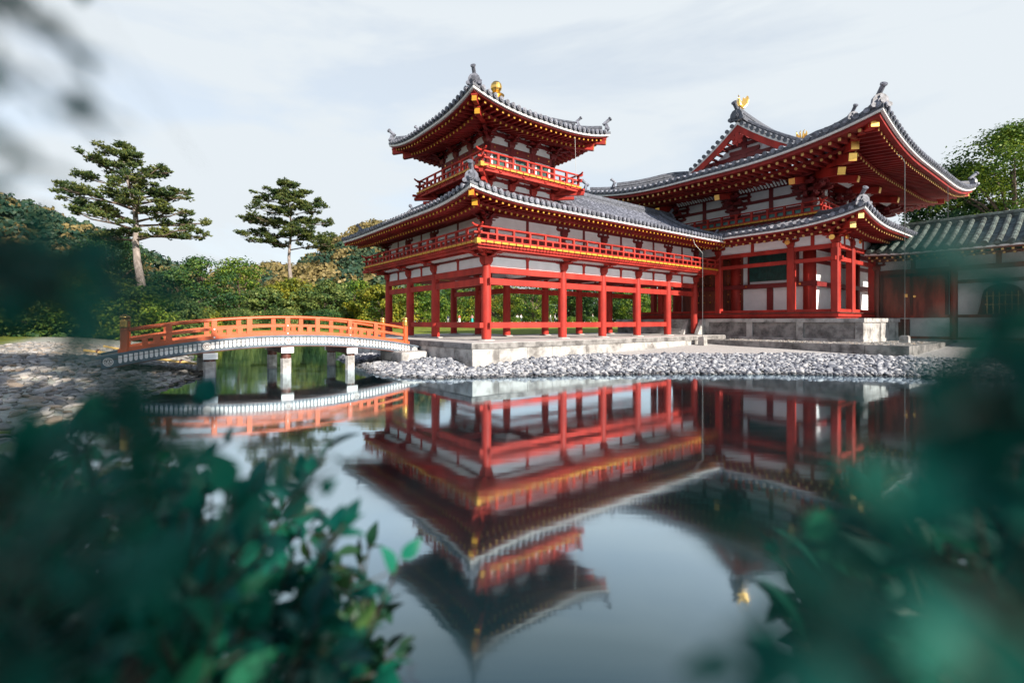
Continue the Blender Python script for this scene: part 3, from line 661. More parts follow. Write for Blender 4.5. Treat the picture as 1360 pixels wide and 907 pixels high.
# tie beams
def beam(p, q, z0, z1, w, name='tie_beam', par=None, m='red', stub=0.0):
    d = np.array(q, float)-np.array(p, float); d /= np.linalg.norm(d); a = np.array(p)-d*stub; c = np.array(q)+d*stub
    mb = MB(); mb.bar((a[0], a[1], (z0+z1)/2), (c[0], c[1], (z0+z1)/2), w, z1-z0); return mb.build(name, M[m], par if par else wing)
rows = [[(u, 0) for u in US], [(u, B) for u in US[1:]], [(0, v) for v in VS], [(B, v) for v in VS[1:]]]
for ri, rw in enumerate(rows):
    for i in range(len(rw)-1):
        beam(rw[i], rw[i+1], 3.62, 3.87, 0.20); beam(rw[i], rw[i+1], 3.17, 3.42, 0.16)
        if not (ri in (0, 1) and i == len(rw)-2): beam(rw[i], rw[i+1], 1.47, 1.70, 0.13)
for (u, v) in ((0, 0), (0, VE), (UE, 0)):          # beam noses poking through the corner columns
    mb = MB()
    for z0, z1, w in ((3.19, 3.40, 0.13), (1.49, 1.68, 0.12)):
        if v == 0: mb.cbox(u+(-0.26 if u == 0 else 0.26), v, (z0+z1)/2, 0.16, w, z1-z0)
        if u == 0: mb.cbox(u, v+(-0.26 if v == 0 else 0.26), (z0+z1)/2+0.0, w, 0.16, z1-z0)
    mb.build('beam_nose', M['red'], wing)
for u in US[1:5]: beam((u, 0), (u, B), 3.64, 3.86, 0.18, 'cross_beam', m='red2')
for v in VS[1:3]: beam((0, v), (B, v), 3.64, 3.86, 0.18, 'cross_beam', m='red2')
# ceiling under the balcony storey
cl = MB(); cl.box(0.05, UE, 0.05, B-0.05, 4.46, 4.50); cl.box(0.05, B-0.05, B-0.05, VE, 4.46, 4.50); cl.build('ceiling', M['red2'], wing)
# lower wall band: white plaster between bracket sets, upper purlin, struts
def face(p, q, out, z0, z1, m='white', t=0.06, name='plaster_panel', par=None):
    mb = MB(); P = np.array(p, float); Q = np.array(q, float); mb.bar((*P, (z0+z1)/2), (*Q, (z0+z1)/2), t, z1-z0); return mb.build(name, M[m], par if par else wing)
for rw in rows:
    for i in range(len(rw)-1):
        face(rw[i], rw[i+1], None, 3.87, 4.55)
        p, q = np.array(rw[i], float), np.array(rw[i+1], float); d = (q-p)/np.linalg.norm(q-p); mid = (p+q)/2
        mb = MB(); mb.bar((*mid, 3.872), (*mid, 4.20), 0.13, 0.12, up=(d[0], d[1], 0)); block(mb, mid[0], mid[1], 4.2, 0.2)
        mb.build('strut', M['red'], wing)
        beam(p, q, 4.26, 4.35, 0.15, 'wall_purlin', m='red2')
ZB0 = 3.93
br = bracket_mesh(0.50, 1.05, 1, 0.95); brc = bracket_mesh(0.50, 1.05, 1, 0.95, diag=1)
bra = br.build('bracket', M['red'], wing, loc=(US[1], 0, ZB0), rotz=math.pi)
for u in US[2:]: dup(bra, wing, (u, 0, ZB0))
for v in VS[1:3]: dup(bra, wing, (0, v, ZB0), math.pi/2)
for u in US[2:]: dup(bra, wing, (u, B, ZB0), 0)
for v in VS[2:]: dup(bra, wing, (B, v, ZB0), -math.pi/2)
brx = brc.build('bracket', M['red'], wing, loc=(0, 0, ZB0), rotz=math.pi)         # outward +y,+x -> -v,-u
dup(brx, wing, (0, VE, ZB0), math.pi/2)                                            # +y->-u, +x->+v
# balcony: edge beam, white ribs, floor boards with ochre ends, balustrades
BO = 1.18; BZ = 4.56
bal = MB(); fx0, fx1, fy0, fy1 = -BO, UE+0.45, -BO, VE+0.62
bal.box(fx0, fx1, fy0, B+BO, BZ, BZ+0.06); bal.box(fx0, B+BO, B+BO, fy1, BZ, BZ+0.06)
balc = bal.build('balcony_floor', M['red'], wing)
eb = MB(); eb.box(fx0+0.10, fx1+0.3, -1.03, -0.88, 4.38, 4.465); eb.box(-1.03, -0.88, -0.88, fy1+0.3, 4.38, 4.465)
eb.box(fx0+0.10, fx1, -0.52, -0.42, 4.40, 4.46); eb.box(-0.52, -0.42, -0.42, fy1, 4.40, 4.46)
eb.build('edge_beam', M['red'], balc)
jo = MB(); nJ = int((fx1-fx0)/0.17)
strip_notched(jo, (fx0+0.05, fy0+0.05), (fx1, fy0+0.05), BZ-0.095, BZ, (0, 1), 1.0, nJ); strip_notched(jo, (fx0+0.05, fy0+0.05), (fx0+0.05, fy1), BZ-0.095, BZ, (1, 0), 1.0, int((fy1-fy0)/0.17))
jo.build('floor_joists', M['red'], balc)
yt = MB(); strip_notched(yt, (fx0, fy0-0.03), (fx1, fy0-0.03), BZ-0.002, BZ+0.075, (0, 1), 0.028, int((fx1-fx0)/0.34)); strip_notched(yt, (fx0-0.03, fy0), (fx0-0.03, fy1), BZ-0.002, BZ+0.075, (1, 0), 0.028, int((fy1-fy0)/0.34))
yt.cbox(fx0-0.01, fy0-0.01, BZ+0.03, 0.16, 0.16, 0.19); yt.build('ochre_board_ends', M['yellow'], balc)
rb = MB()       # white curved ribs between the wall purlin and the balcony beam
for i in range(int(UE/0.13)):
    u = 0.2+i*0.13; rb.bar((u, -0.09, 4.36), (u, -0.46, 4.44), 0.05, 0.03)
rb.build('white_ribs', M['whitewood'], balc); rb = MB()
for i in range(int(VE/0.13)):
    v = 0.2+i*0.13; rb.bar((-0.09, v, 4.36), (-0.46, v, 4.44), 0.05, 0.03)
rb.build('white_ribs', M['whitewood'], balc)
ra = MB(); railing(ra, (fx0+0.1, fy0+0.1), (fx1-0.15, fy0+0.1), BZ+0.06, 0.52, 20); ra.build('balustrade', M['red'], balc)
ra = MB(); railing(ra, (fx0+0.1, fy0+0.1), (fx0+0.1, fy1-0.2), BZ+0.06, 0.52, 14); ra.build('balustrade', M['red'], balc)
ra = MB(); railing(ra, (fx1-0.15, fy0+0.1), (fx1-0.15, -0.15), BZ+0.06, 0.52, 1, ends=(True, False)); ra.build('balustrade', M['red'], balc)
ra = MB(); railing(ra, (fx0+0.1, fy1-0.2), (B+BO-0.1, fy1-0.2), BZ+0.06, 0.52, 8, ends=(True, True)); ra.build('balustrade', M['red'], balc)
st = MB()
for p, q in (((fx1, -0.95), (fx1+0.42, -0.95)), ((-0.95, fy1), (-0.95, fy1+0.55))): st.bar((*p, 4.42), (*q, 4.42), 0.16, 0.14)
st.build('beam_end', M['red'], balc)
# upper storey wall
for rw in rows:
    up = MB(); up.bar((*rw[0], 5.3), (*rw[-1], 5.3), 0.09, 1.36); upw = up.build('upper_wall', M['white'], wing)
    bm_ = MB(); p, q = np.array(rw[0], float), np.array(rw[-1], float)
    bm_.bar((*p, 5.0), (*q, 5.0), 0.16, 0.30); bm_.bar((*p, 5.93), (*q, 5.93), 0.18, 0.16); bm_.bar((*p, 5.335), (*q, 5.335), 0.135, 0.035)
    for a_ in rw: bm_.tube([(*a_, 4.6), (*a_, 5.4)], 0.15, 12)
    for i in range(len(rw)-1):
        mid = (np.array(rw[i])+np.array(rw[i+1]))/2; d = (q-p)/np.linalg.norm(q-p); bm_.bar((*mid, 5.15), (*mid, 5.86), 0.11, 0.14, up=(d[0], d[1], 0))
    bm_.build('wall_frame', M['red2'], upw)
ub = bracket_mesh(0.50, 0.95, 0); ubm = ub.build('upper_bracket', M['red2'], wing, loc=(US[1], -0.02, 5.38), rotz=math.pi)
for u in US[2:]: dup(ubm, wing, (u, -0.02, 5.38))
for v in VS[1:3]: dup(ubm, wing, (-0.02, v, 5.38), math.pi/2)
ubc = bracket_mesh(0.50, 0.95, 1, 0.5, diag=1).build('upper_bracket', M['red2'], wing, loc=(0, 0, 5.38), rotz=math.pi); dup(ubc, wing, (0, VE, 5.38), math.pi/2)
# lower roof
EO = 2.08; half = B/2+EO; prof = (0.235, 0.060); ZE = 5.91
UR, VR = 15.0, VE+1.25
un = dict(Dw=EO-0.05, wf=None, fly=(0.22, -0.10, 0.10), base=(0.78, -0.225, 0.26), sp=0.27, sized=(0.085, 0.095), white_h=0.085)
kw = dict(L=0.27, Rl=3.2, gl=0.06)
cu_, cv_ = (UR-EO)/2, (VR-EO)/2
sR = Side((cu_, -EO), (1, 0), (0, 1), cu_+EO, UR-cu_, ZE, prof, half, True, False, **kw)
sL = Side((-EO, cv_), (0, 1), (1, 0), cv_+EO, VR-cv_, ZE-0.03, prof, half, True, False, **kw)
iu = B+EO
sIR = Side(((UR+B/2)/2, iu), (1, 0), (0, -1), (UR-B/2)/2, (UR-B/2)/2, ZE, prof, half, False, False, L=0, Rl=3)
sIL = Side((iu, (VR+B/2)/2), (0, 1), (-1, 0), (VR-B/2)/2, (VR-B/2)/2, ZE, prof, half, False, False, L=0, Rl=3)
dminR = lambda x: max(0.0, min(half, iu-((UR+B/2)/2+x)))
dminL = lambda x: max(0.0, min(half, iu-((VR+B/2)/2+x)))
roofs = finish_roof(wing, [(sR, un, {}), (sL, un, {}), (sIR, None, dict(dmin=dminR)), (sIL, None, dict(dmin=dminL))], None, 0.27, 0.078)
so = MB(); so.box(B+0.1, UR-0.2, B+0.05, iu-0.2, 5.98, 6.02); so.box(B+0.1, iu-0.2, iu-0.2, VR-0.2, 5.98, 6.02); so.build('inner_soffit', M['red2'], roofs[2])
rg = MB(); zr = sR.zs(5, half)+0.05
ridge_bar(rg, [(u, B/2, zr) for u in np.linspace(B/2, UR+0.1, 8)], 0.34, 0.48); ridge_bar(rg, [(B/2, v, zr) for v in np.linspace(B/2, VR+0.1, 6)], 0.34, 0.48)
hp_ = [tuple(sR.pt(-sR.an+d, d, 0.17)) for d in np.linspace(0.28, half-1.0, 9)]; ridge_bar(rg, hp_, 0.26, 0.30)
for sd, xg in ((sR, UR-cu_-1.1), (sL, VR-cv_-1.35)): ridge_bar(rg, [sd.pt(xg, d, 0.18) for d in np.linspace(0.55, half-0.1, 7)], 0.24, 0.30)
rgo = rg.build('ridge', M['tiledark'], roofs[0])
E_ = [('ridge_end_tile', (*sR.pt(-sR.an+0.2, 0.2, 0.16),), (-1, -1), 0.85), ('ridge_end_tile', (UR+0.12, B/2, zr), (1, 0), 0.9), ('ridge_end_tile', (B/2, VR+0.12, zr), (0, 1), 0.9),
      ('ridge_end_tile', sR.pt(UR-cu_-1.1, 0.5, 0.14), (0, -1), 0.6), ('ridge_end_tile', sL.pt(VR-cv_-1.35, 0.5, 0.14), (-1, 0), 0.75)]
for nme, p_, o_, s_ in E_:
    mb = MB(); ridge_end(mb, p_, o_, s_); mb.build(nme, M['tile'], roofs[0])
for q_ in ((ZE+0.10, 0.22, 1.3, 0.10, 0.17, 0.20), (ZE-0.10, 0.75, 2.6, 0.16, 0.19, 0.22)):
    hr = MB(); ht = MB(); hip_rafter(hr, ht, (-EO, -EO), (1, 1), *q_); two(hr, ht, 'hip_rafter', [M['red'], M['yellow']], roofs[0])
# gable ends: barge boards, white edge, plaster
def gable(par, c, along, out, hw, zfoot, zpeak, t, wall_in, ms='red', curve=0.35, bw=0.3, mw='white', ext=0.15):
    """barge boards under a gable verge. c plan point under the peak on the verge plane"""
    c = np.array(c, float); al = np.array(along, float); ot = np.array(out, float); n = 8
    def ln(off):
        pts = []
        for i in range(-n, n+1):
            x = i/n; f = 1-abs(x); z = zfoot+(zpeak-zfoot)*((1-curve)*f+curve*f*f)+off; pts.append((x*hw, z))
        return pts
    bb = MB(); A = Vector((*al, 0)); Z = Vector((0, 0, 1)); O = Vector((*ot, 0))
    def band(o0, o1, t_, shift):
        u_, l_ = ln(o0), ln(o1); k = len(u_); C_ = Vector((*c, 0))+O*shift
        vs = [C_+A*x+Z*z-O*t_/2 for x, z in u_]+[C_+A*x+Z*z-O*t_/2 for x, z in l_]+[C_+A*x+Z*z+O*t_/2 for x, z in u_]+[C_+A*x+Z*z+O*t_/2 for x, z in l_]
        fs = []
        for i in range(k-1):
            fs += [(i, i+1, k+i+1, k+i), (2*k+i, 3*k+i, 3*k+i+1, 2*k+i+1), (i, 2*k+i, 2*k+i+1, i+1), (k+i, k+i+1, 3*k+i+1, 3*k+i)]
        fs += [(0, k, 3*k, 2*k), (k-1, 3*k-1, 4*k-1, 2*k-1)]
        return vs, fs
    bb.add(*band(-0.14, -bw, t, 0)); o = bb.build('barge_board', M[ms], par)
    wb = MB(); wb.add(*band(0.03, -0.137, t*1.5, 0.0)); wb.build('white_eave_edge', M['whitewood'], par)
    pl = MB(); p = ln(-bw*0.6); k = len(p); C_ = Vector((*c, 0))-O*wall_in
    pl.add([C_+A*x+Z*z for x, z in p]+[C_+A*(-hw)+Z*(zfoot-ext), C_+A*hw+Z*(zfoot-ext)], [tuple(range(k))+(k+1, k)]); pl.build('gable_wall', M[mw], par)
    return o
gable(roofs[0], (UR-0.05, B/2), (0, 1), (1, 0), half-0.1, ZE+0.15, zr+0.05, 0.08, 0.5, mw='red2', ext=0.0)
gable(roofs[1], (B/2, VR-0.05), (1, 0), (0, 1), half-0.1, ZE+0.15, zr+0.05, 0.08, 0.9, mw='red2', ext=0.0)
# ---- tower
TC = 1.92; TW = 1.72; TBO = 2.62
tw = MB(); tw.box(TC-TW, TC+TW, TC-TW, TC+TW, 6.9, 9.35); tow = tw.build('tower_wall', M['white'], wing)
tf = MB()
for s_ in (-1, 1):
    for ax in (0, 1):
        def wbx(z0, z1, o): 
            if ax == 0: tf.box(TC-TW-o, TC+TW+o, TC+s_*TW-o*0.999, TC+s_*TW+o*0.999, z0, z1)
            else: tf.box(TC+s_*TW-o*0.999, TC+s_*TW+o*0.999, TC-TW-o*0.998, TC+TW+o*0.998, z0+0.002, z1-0.002)
        wbx(6.9, 7.06, 0.06); wbx(7.30, 7.40, 0.06); wbx(8.50, 8.78, 0.075); wbx(9.12, 9.26, 0.07); wbx(7.52, 7.72, 0.05)
for i in range(4):
    for ax in (0, 1):
        x = TC-TW+i*2*TW/3
        for s_ in (-1, 1):
            p_ = (x, TC+s_*TW) if ax == 0 else (TC+s_*TW, x)
            tf.tube([(*p_, 7.4), (*p_, 8.85)], 0.125, 12)
tf.build('tower_frame', M['red2'], tow)
# green shuttered windows between the posts
for i in range(3):
    x0 = TC-TW+i*2*TW/3+0.26; x1 = TC-TW+(i+1)*2*TW/3-0.26
    for bx_ in ((x0, x1, TC-TW-0.03, TC-TW+0.01, 7.8, 8.42), (TC-TW-0.03, TC-TW+0.01, x0, x1, 7.8, 8.42)):
        gp = MB(); gp.box(*bx_); gp.build('shutter', M['green'], tow)
st_ = MB()
for i in range(3):
    for z_ in (8.64,):
        for k in range(2):
            x = TC-TW+(i+0.25+0.5*k)*2*TW/3
            st_.cbox(x, TC-TW-0.085, z_, 0.06, 0.03, 0.06); st_.cbox(TC-TW-0.085, x, z_, 0.03, 0.06, 0.06)
st_.build('gilt_studs', M['gold'], tow)
# brackets under the tower balcony and under the tower eaves
tb = bracket_mesh(0.44, 0.85, 1, 0.80); tbm = tb.build('tower_bracket', M['red'], wing, loc=(TC-TW+2*TW/3*1, TC-TW, 7.02), rotz=math.pi)
pos = [TC-TW+2*TW/3*k for k in range(4)]
first = True
for k in range(4):
    for side in range(4):
        if k in (0, 3): continue
        rz = (math.pi, math.pi/2, 0, -math.pi/2)[side]; lo = ((pos[k], TC-TW), (TC-TW, pos[k]), (pos[k], TC+TW), (TC+TW, pos[k]))[side]
        if k == 1 and side == 0: continue
        dup(tbm, wing, (*lo, 7.02), rz)
tcc = bracket_mesh(0.44, 0.85, 1, 0.80, diag=1).build('tower_bracket', M['red'], wing, loc=(TC-TW, TC-TW, 7.02), rotz=math.pi)
for cx, cy, rz in ((TC-TW, TC+TW, math.pi/2), (TC+TW, TC+TW, 0), (TC+TW, TC-TW, -math.pi/2)): dup(tcc, wing, (cx, cy, 7.02), rz)
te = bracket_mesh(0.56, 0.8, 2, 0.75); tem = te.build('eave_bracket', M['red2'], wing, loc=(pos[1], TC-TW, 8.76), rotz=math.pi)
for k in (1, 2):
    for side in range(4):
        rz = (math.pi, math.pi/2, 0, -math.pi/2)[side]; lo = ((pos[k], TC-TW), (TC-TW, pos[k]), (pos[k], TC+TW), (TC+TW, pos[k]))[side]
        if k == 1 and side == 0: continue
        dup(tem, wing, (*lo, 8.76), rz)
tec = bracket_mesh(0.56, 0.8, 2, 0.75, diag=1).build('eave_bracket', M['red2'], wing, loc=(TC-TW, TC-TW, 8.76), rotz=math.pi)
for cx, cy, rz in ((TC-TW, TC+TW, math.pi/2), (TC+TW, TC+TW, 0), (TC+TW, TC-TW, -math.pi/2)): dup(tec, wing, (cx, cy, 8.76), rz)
# tower balcony
TZ = 7.49; a0, a1 = TC-TBO, TC+TBO
tbal = MB(); tbal.box(a0, a1, a0, a1, TZ, TZ+0.06); tbo = tbal.build('tower_balcony', M['red'], wing)
e_ = MB()
for x0, x1, y0, y1 in ((a0-0.25, a1+0.25, a0+0.06, a0+0.17), (a0-0.25, a1+0.25, a1-0.17, a1-0.06)): e_.box(x0, x1, y0, y1, TZ-0.15, TZ-0.065); e_.box(y0, y1, x0+0.001, x1-0.001, TZ-0.151, TZ-0.066)
for c in (a0+0.48, a1-0.48): e_.box(a0+0.1, a1-0.1, c-0.05, c+0.05, TZ-0.10, TZ-0.066); e_.box(c-0.05, c+0.05, a0+0.11, a1-0.11, TZ-0.101, TZ-0.067)
for sx in (0, 1):       # stacked corner noses
    for sy in (0, 1):
        c = Vector(((a0, a1)[sx], (a0, a1)[sy], 0)); dg = Vector(((-1, 1)[sx], (-1, 1)[sy], 0)).normalized()
        for k, (z_, l_) in enumerate(((TZ-0.22, 0.0), (TZ-0.40, -0.42))): e_.bar(c-dg*1.2+Vector((0, 0, z_)), c+dg*(0.1+l_)+Vector((0, 0, z_)), 0.14, 0.13)
e_.build('edge_beam', M['red'], tbo)
j_ = MB(); y_ = MB(); nJ = int(2*TBO/0.16)
for p_, q_, o_ in (((a0, a0), (a1, a0), (0, 1)), ((a0, a0), (a0, a1), (1, 0)), ((a0, a1), (a1, a1), (0, -1)), ((a1, a0), (a1, a1), (-1, 0))):
    strip_notched(j_, np.array(p_)+np.array(o_)*0.04, np.array(q_)+np.array(o_)*0.04, TZ-0.06, TZ-0.001, o_, 0.6, nJ)
    strip_notched(y_, np.array(p_)-np.array(o_)*0.028, np.array(q_)-np.array(o_)*0.028, TZ-0.002, TZ+0.07, o_, 0.026, int(2*TBO/0.32))
y_.cbox(a0-0.01, a0-0.01, TZ+0.03, 0.15, 0.15, 0.17)
j_.build('floor_joists', M['red'], tbo); y_.build('ochre_board_ends', M['yellow'], tbo)
c0_, c1_ = a0+0.1, a1-0.1
for p_, q_ in (((c0_, c0_), (c1_, c0_)), ((c0_, c0_), (c0_, c1_)), ((c0_, c1_), (c1_, c1_)), ((c1_, c0_), (c1_, c1_))):
    ra = MB(); railing(ra, p_, q_, TZ+0.06, 0.52, 7); ra.build('balustrade', M['red'], tbo)
# tower roof: curved pyramid with gilt orb
TEC = 1.72; TE = 3.48; tp_ = (0.24, 0.076); TZE = 9.22
tun = dict(Dw=TE-TW-0.05, wf=None, fly=(0.22, -0.10, 0.10), base=(0.72, -0.22, 0.26), sp=0.25, sized=(0.085, 0.095), white_h=0.085)
tk = dict(L=0.41, Rl=3.0)
tsides = [Side((TEC, TEC-TE), (1, 0), (0, 1), TE, TE, TZE, tp_, TE, **tk), Side((TEC-TE, TEC), (0, 1), (1, 0), TE, TE, TZE, tp_, TE, **tk),
          Side((TEC, TEC+TE), (1, 0), (0, -1), TE, TE, TZE, tp_, TE, **tk), Side((TEC+TE, TEC), (0, 1), (-1, 0), TE, TE, TZE, tp_, TE, **tk)]
trs = finish_roof(wing, [(s, tun, {}) for s in tsides], None, 0.25, 0.075, prefix='tower_roof')
rg = MB(); apex = tsides[0].zs(0, TE)
for sx, sy in ((-1, -1), (-1, 1), (1, 1), (1, -1)):
    sd = tsides[0] if sy < 0 else tsides[2]
    f = lambda d, h: sd.pt(sx*(TE-d), d, h)
    ridge_bar(rg, [f(d, 0.16) for d in np.linspace(0.25, TE-0.1, 9)], 0.25, 0.28); ridge_bar(rg, [f(d, 0.40) for d in np.linspace(1.05, TE-0.1, 7)], 0.20, 0.2)
    for d, s_ in ((0.16, 0.78), (1.0, 0.62)):
        mb = MB(); ridge_end(mb, f(d, 0.15 if d < 0.5 else 0.3), (sx, sy), s_); mb.build('ridge_end_tile', M['tile'], trs[0])
    cr_ = (TEC+sx*TE, TEC+sy*TE)
    for q_ in ((TZE+0.12, 0.22, 1.2, 0.10, 0.16, 0.19), (TZE-0.10, 0.72, 2.3, 0.16, 0.18, 0.21)):
        hr = MB(); ht = MB(); hip_rafter(hr, ht, cr_, (-sx, -sy), *q_); two(hr, ht, 'hip_rafter', [M['red'], M['yellow']], trs[0])
rg.build('ridge', M['tiledark'], trs[0])
ob = MB(); ob.box(TEC-.42, TEC+.42, TEC-.42, TEC+.42, apex+0.05, apex+0.22); ob.box(TEC-.34, TEC+.34, TEC-.34, TEC+.34, apex+0.221, apex+0.33)
ob.lathe([(.30, .31), (.33, .38), (.2, .46), (.14, .52), (.32, .60), (.36, .64), (.24, .68), (.10, .72), (.09, .78), (.17, .82), (.235, .92), (.25, 1.02), (.225, 1.13), (.15, 1.22), (.04, 1.27)], (TEC, TEC, apex), 20)
ob.build('gilt_orb', M['gold'], trs[0], smooth=False)
wr = MB(); q0 = tsides[0].pt(1.55, 0.2, -0.05); wr.tube([q0, (q0[0]+0.05, q0[1]-0.02, 7.2)], 0.008, 6); wr.build('conductor_wire', M['wire'], wing)
# ------------------------------------------------------------------ the main hall
HU, HV = 22.2, -1.02
hall = thing('main_hall', 'big vermilion and white temple hall with a sweeping double roof on a stone base', 'temple', uvw(HU, HV), YAW)
MX, MY = 4.95, 3.93; KX, KY = 6.90, 5.77; SXb, SYb = 7.35, 6.98
sb = MB(); sb.box(-SXb+0.06, SXb, -SYb+0.06, SYb, 0.5, 1.70); base = sb.build('stone_base', M['stonedark'], hall)
s2 = MB(); s2.box(-SXb-0.06, SXb+0.05, -SYb-0.06, SYb+0.05, 1.70, 1.88); s2.box(-SXb-0.03, SXb, -SYb-0.03, SYb, 0.5, 0.93)
x = -SYb
for i in range(6):
    y0 = -SYb+i*2.45; s2.box(-SXb-0.01, -SXb+0.1, y0, y0+0.30, 0.92, 1.702)
for i in range(7):
    x0 = -SXb+i*2.4; s2.box(x0, x0+0.30, -SYb-0.01, -SYb+0.1, 0.921, 1.703)
s2.build('base_frame', M['stone'], base)
s3 = MB()
for i in range(7):
    x0 = -SXb+0.3+i*2.4; s3.box(x0+0.01, x0+1.04, -SYb+0.02, -SYb+0.1, 0.925, 1.70); s3.box(x0+1.06, x0+2.09, -SYb+0.02, -SYb+0.1, 0.925, 1.70)
s3.build('facing_slab', M['stone'], base)
# ramped stair parapet where the wing meets the base
sp_ = MB()
for vv in (-0.35, 0.55): sp_.prism([(0, 1.0), (0.45, 1.0), (0.45, 1.86), (0.30, 1.84)], (-SXb-0.46-0.35, vv-HV, 0), (1.8, 0, 0), (0, 0, 1), (0, 1, 0), 0.22)
for k in range(5): sp_.box(-SXb-0.75+k*0.14, -SXb+0.02, 0.70-HV, 4.0-HV, 1.0+k*0.17, 1.17+k*0.17)
sp_.build('stair', M['stone'], base)
# timber floor edge
wf = MB(); wf.box(-KX-0.16, KX+0.16, -KY-0.16, KY+0.16, 1.97, 2.13); wf.box(-KX-0.05, KX+0.05, -KY-0.05, KY+0.05, 1.88, 1.97)
flo = wf.build('timber_floor', M['red'], hall)
ed = MB(); ed.box(-KX-0.24, KX+0.24, -KY-0.24, KY+0.24, 2.133, 2.18); ed.build('floor_boards', M['wood'], flo)
# inner wall
iw = MB(); iw.box(-MX, MX, -MY, MY, 2.15, 9.5); wall = iw.build('plaster_wall', M['white'], hall)
# inner columns
ic = MB(); ic.lathe([(0.29, 0), (0.30, 0.05), (0.30, 5.5)], n=24)
icol = None
YS = (-MY, 0.0, MY); XS_ = (-MX, -1.65, 1.65, MX)
for x in XS_:
    for y in YS:
        if abs(x) < 4 and abs(y) < 1: continue
        if icol is None: icol = ic.build('inner_column', M['red'], hall, smooth=True, loc=(x, y, 2.17))
        else: dup(icol, hall, (x, y, 2.17))
# frame on the inner wall
fr = MB()
def ring(z0, z1, o, x=MX, y=MY, mb=fr):
    w_ = 0.12
    mb.box(-x-o, x+o, -y-o, -y+w_, z0, z1); mb.box(-x-o, x+o, y-w_, y+o, z0, z1); mb.box(-x-o*0.999, -x+w_, -y-o*0.998, y+o*0.998, z0+0.001, z1-0.001); mb.box(x-w_, x+o*0.999, -y-o*0.998, y+o*0.998, z0+0.001, z1-0.001)
ring(2.18, 2.36, 0.10); ring(3.60, 3.84, 0.34); ring(4.86, 5.06, 0.09); ring(5.58, 5.80, 0.1); ring(6.2, 7.2, 0.06)
# posts and framing of the north bay
for y in (-2.62,): fr.box(-MX-0.09, -MX+0.05, y+0.52, y+0.84, 2.36, 3.60)
for y0, y1 in ((-3.42, -3.30), (-2.92, -2.82), (-0.80, -0.70)): fr.box(-MX-0.075, -MX+0.05, y0, y1, 3.84, 5.58)
fr.build('wall_frame', M['red2'], wall)
lt = MB(); lt.box(-MX-0.04, -MX+0.02, -2.92, -0.72, 4.0, 5.55)
k = 0
y = -2.90
while y < -0.74: lt.box(-MX-0.075, -MX-0.03, y, y+0.035, 4.0, 5.55); y += 0.075
lt.build('green_lattice', M['green'], wall)
# door at the north side, gilt studs
dr = MB(); dr.box(-MX-0.06, -MX+0.03, -0.42, 3.5, 2.36, 5.55); dr.box(-MX-0.10, -MX, 0.55, 0.72, 2.36, 5.55); dro = dr.build('door', M['door'], wall)
sd_ = MB()
for z_ in (2.9, 3.35, 3.95, 4.45, 5.0, 5.3):
    for y_ in (-0.25, 0.1, 0.45, 0.9, 1.25, 1.6, 2.0, 2.4): sd_.tube([(-MX-0.06, y_, z_), (-MX-0.12, y_, z_)], [0.05, 0.03], 10)
for y_ in (-3.6, -0.75): sd_.tube([(-MX-0.34, y_, 3.72), (-MX-0.38, y_, 3.72)], 0.05, 10)
sd_.build('gilt_studs', M['gold'], wall)
# outer (pent roof) columns: square, chamfered
kc = MB(); c_ = 0.17; q_ = 0.045
kc.prism([(-c_+q_, -c_), (c_-q_, -c_), (c_, -c_+q_), (c_, c_-q_), (c_-q_, c_), (-c_+q_, c_), (-c_, c_-q_), (-c_, -c_+q_)], (0, 0, 1.64), (1, 0, 0), (0, 1, 0), (0, 0, 1), 3.28)
kpos = [(-KX, y) for y in (-KY, -3.82, 0.0, 3.82, KY)]+[(KX, y) for y in (-KY, -3.82, 0.0, 3.82, KY)]+[(x, s*KY) for x in (-4.95, -1.65, 1.65, 4.95) for s in (-1, 1)]
kcol = kc.build('outer_column', M['red'], hall, loc=(*kpos[0], 2.15))
for p_ in kpos[1:]: dup(kcol, hall, (*p_, 2.15))
kf = MB()
def ringK(z0, z1, w, stub, mb):
    mb.box(-KX-stub, KX+stub, -KY-w, -KY+w, z0, z1); mb.box(-KX-stub, KX+stub, KY-w, KY+w, z0, z1); mb.box(-KX-w, -KX+w, -KY-stub, KY+stub, z0+0.003, z1-0.003); mb.box(KX-w, KX+w, -KY-stub, KY+stub, z0+0.003, z1-0.003)
ringK(5.22, 5.43, 0.10, 0.2, kf); ringK(4.62, 4.81, 0.085, 0.3, kf); ringK(5.90, 6.02, 0.09, 0.0, kf); ringK(2.14, 2.33, 0.09, 0.0, kf)
kfo = kf.build('outer_beam', M['red'], hall)
kp = MB()
for (a_, b_) in (((-KX, -KY), (-KX, KY)), ((-KX, -KY), (KX, -KY)), ((KX, -KY), (KX, KY)), ((-KX, KY), (KX, KY))): kp.bar((*a_, 5.66), (*b_, 5.66), 0.06, 0.48)
kp.build('upper_panel', M['white'], kfo)
kb = bracket_mesh(0.52, 0.95, 0).build('outer_bracket', M['red'], hall, loc=(-KX, -3.82, 5.42), rotz=math.pi/2)
for y in (0.0, 3.82): dup(kb, hall, (-KX, y, 5.42))
for x in (-4.95, -1.65, 1.65, 4.95): dup(kb, hall, (x, -KY, 5.42), math.pi)
dup(bracket_mesh(0.52, 0.95, 1, 0.5, diag=1).build('outer_bracket', M['red'], hall, loc=(-KX, -KY, 5.42), rotz=math.pi), hall, (-KX, KY, 5.42), math.pi/2)
ks = MB()
for y in (-4.8, -1.9, 1.9): ks.box(-KX-0.06, -KX+0.06, y-0.08, y+0.08, 5.43, 5.9)
for x in (-5.9, -3.3, 0, 3.3): ks.box(x-0.08, x+0.08, -KY-0.06, -KY+0.06, 5.43, 5.9)
ks.build('strut', M['red'], kfo)
gc = MB()
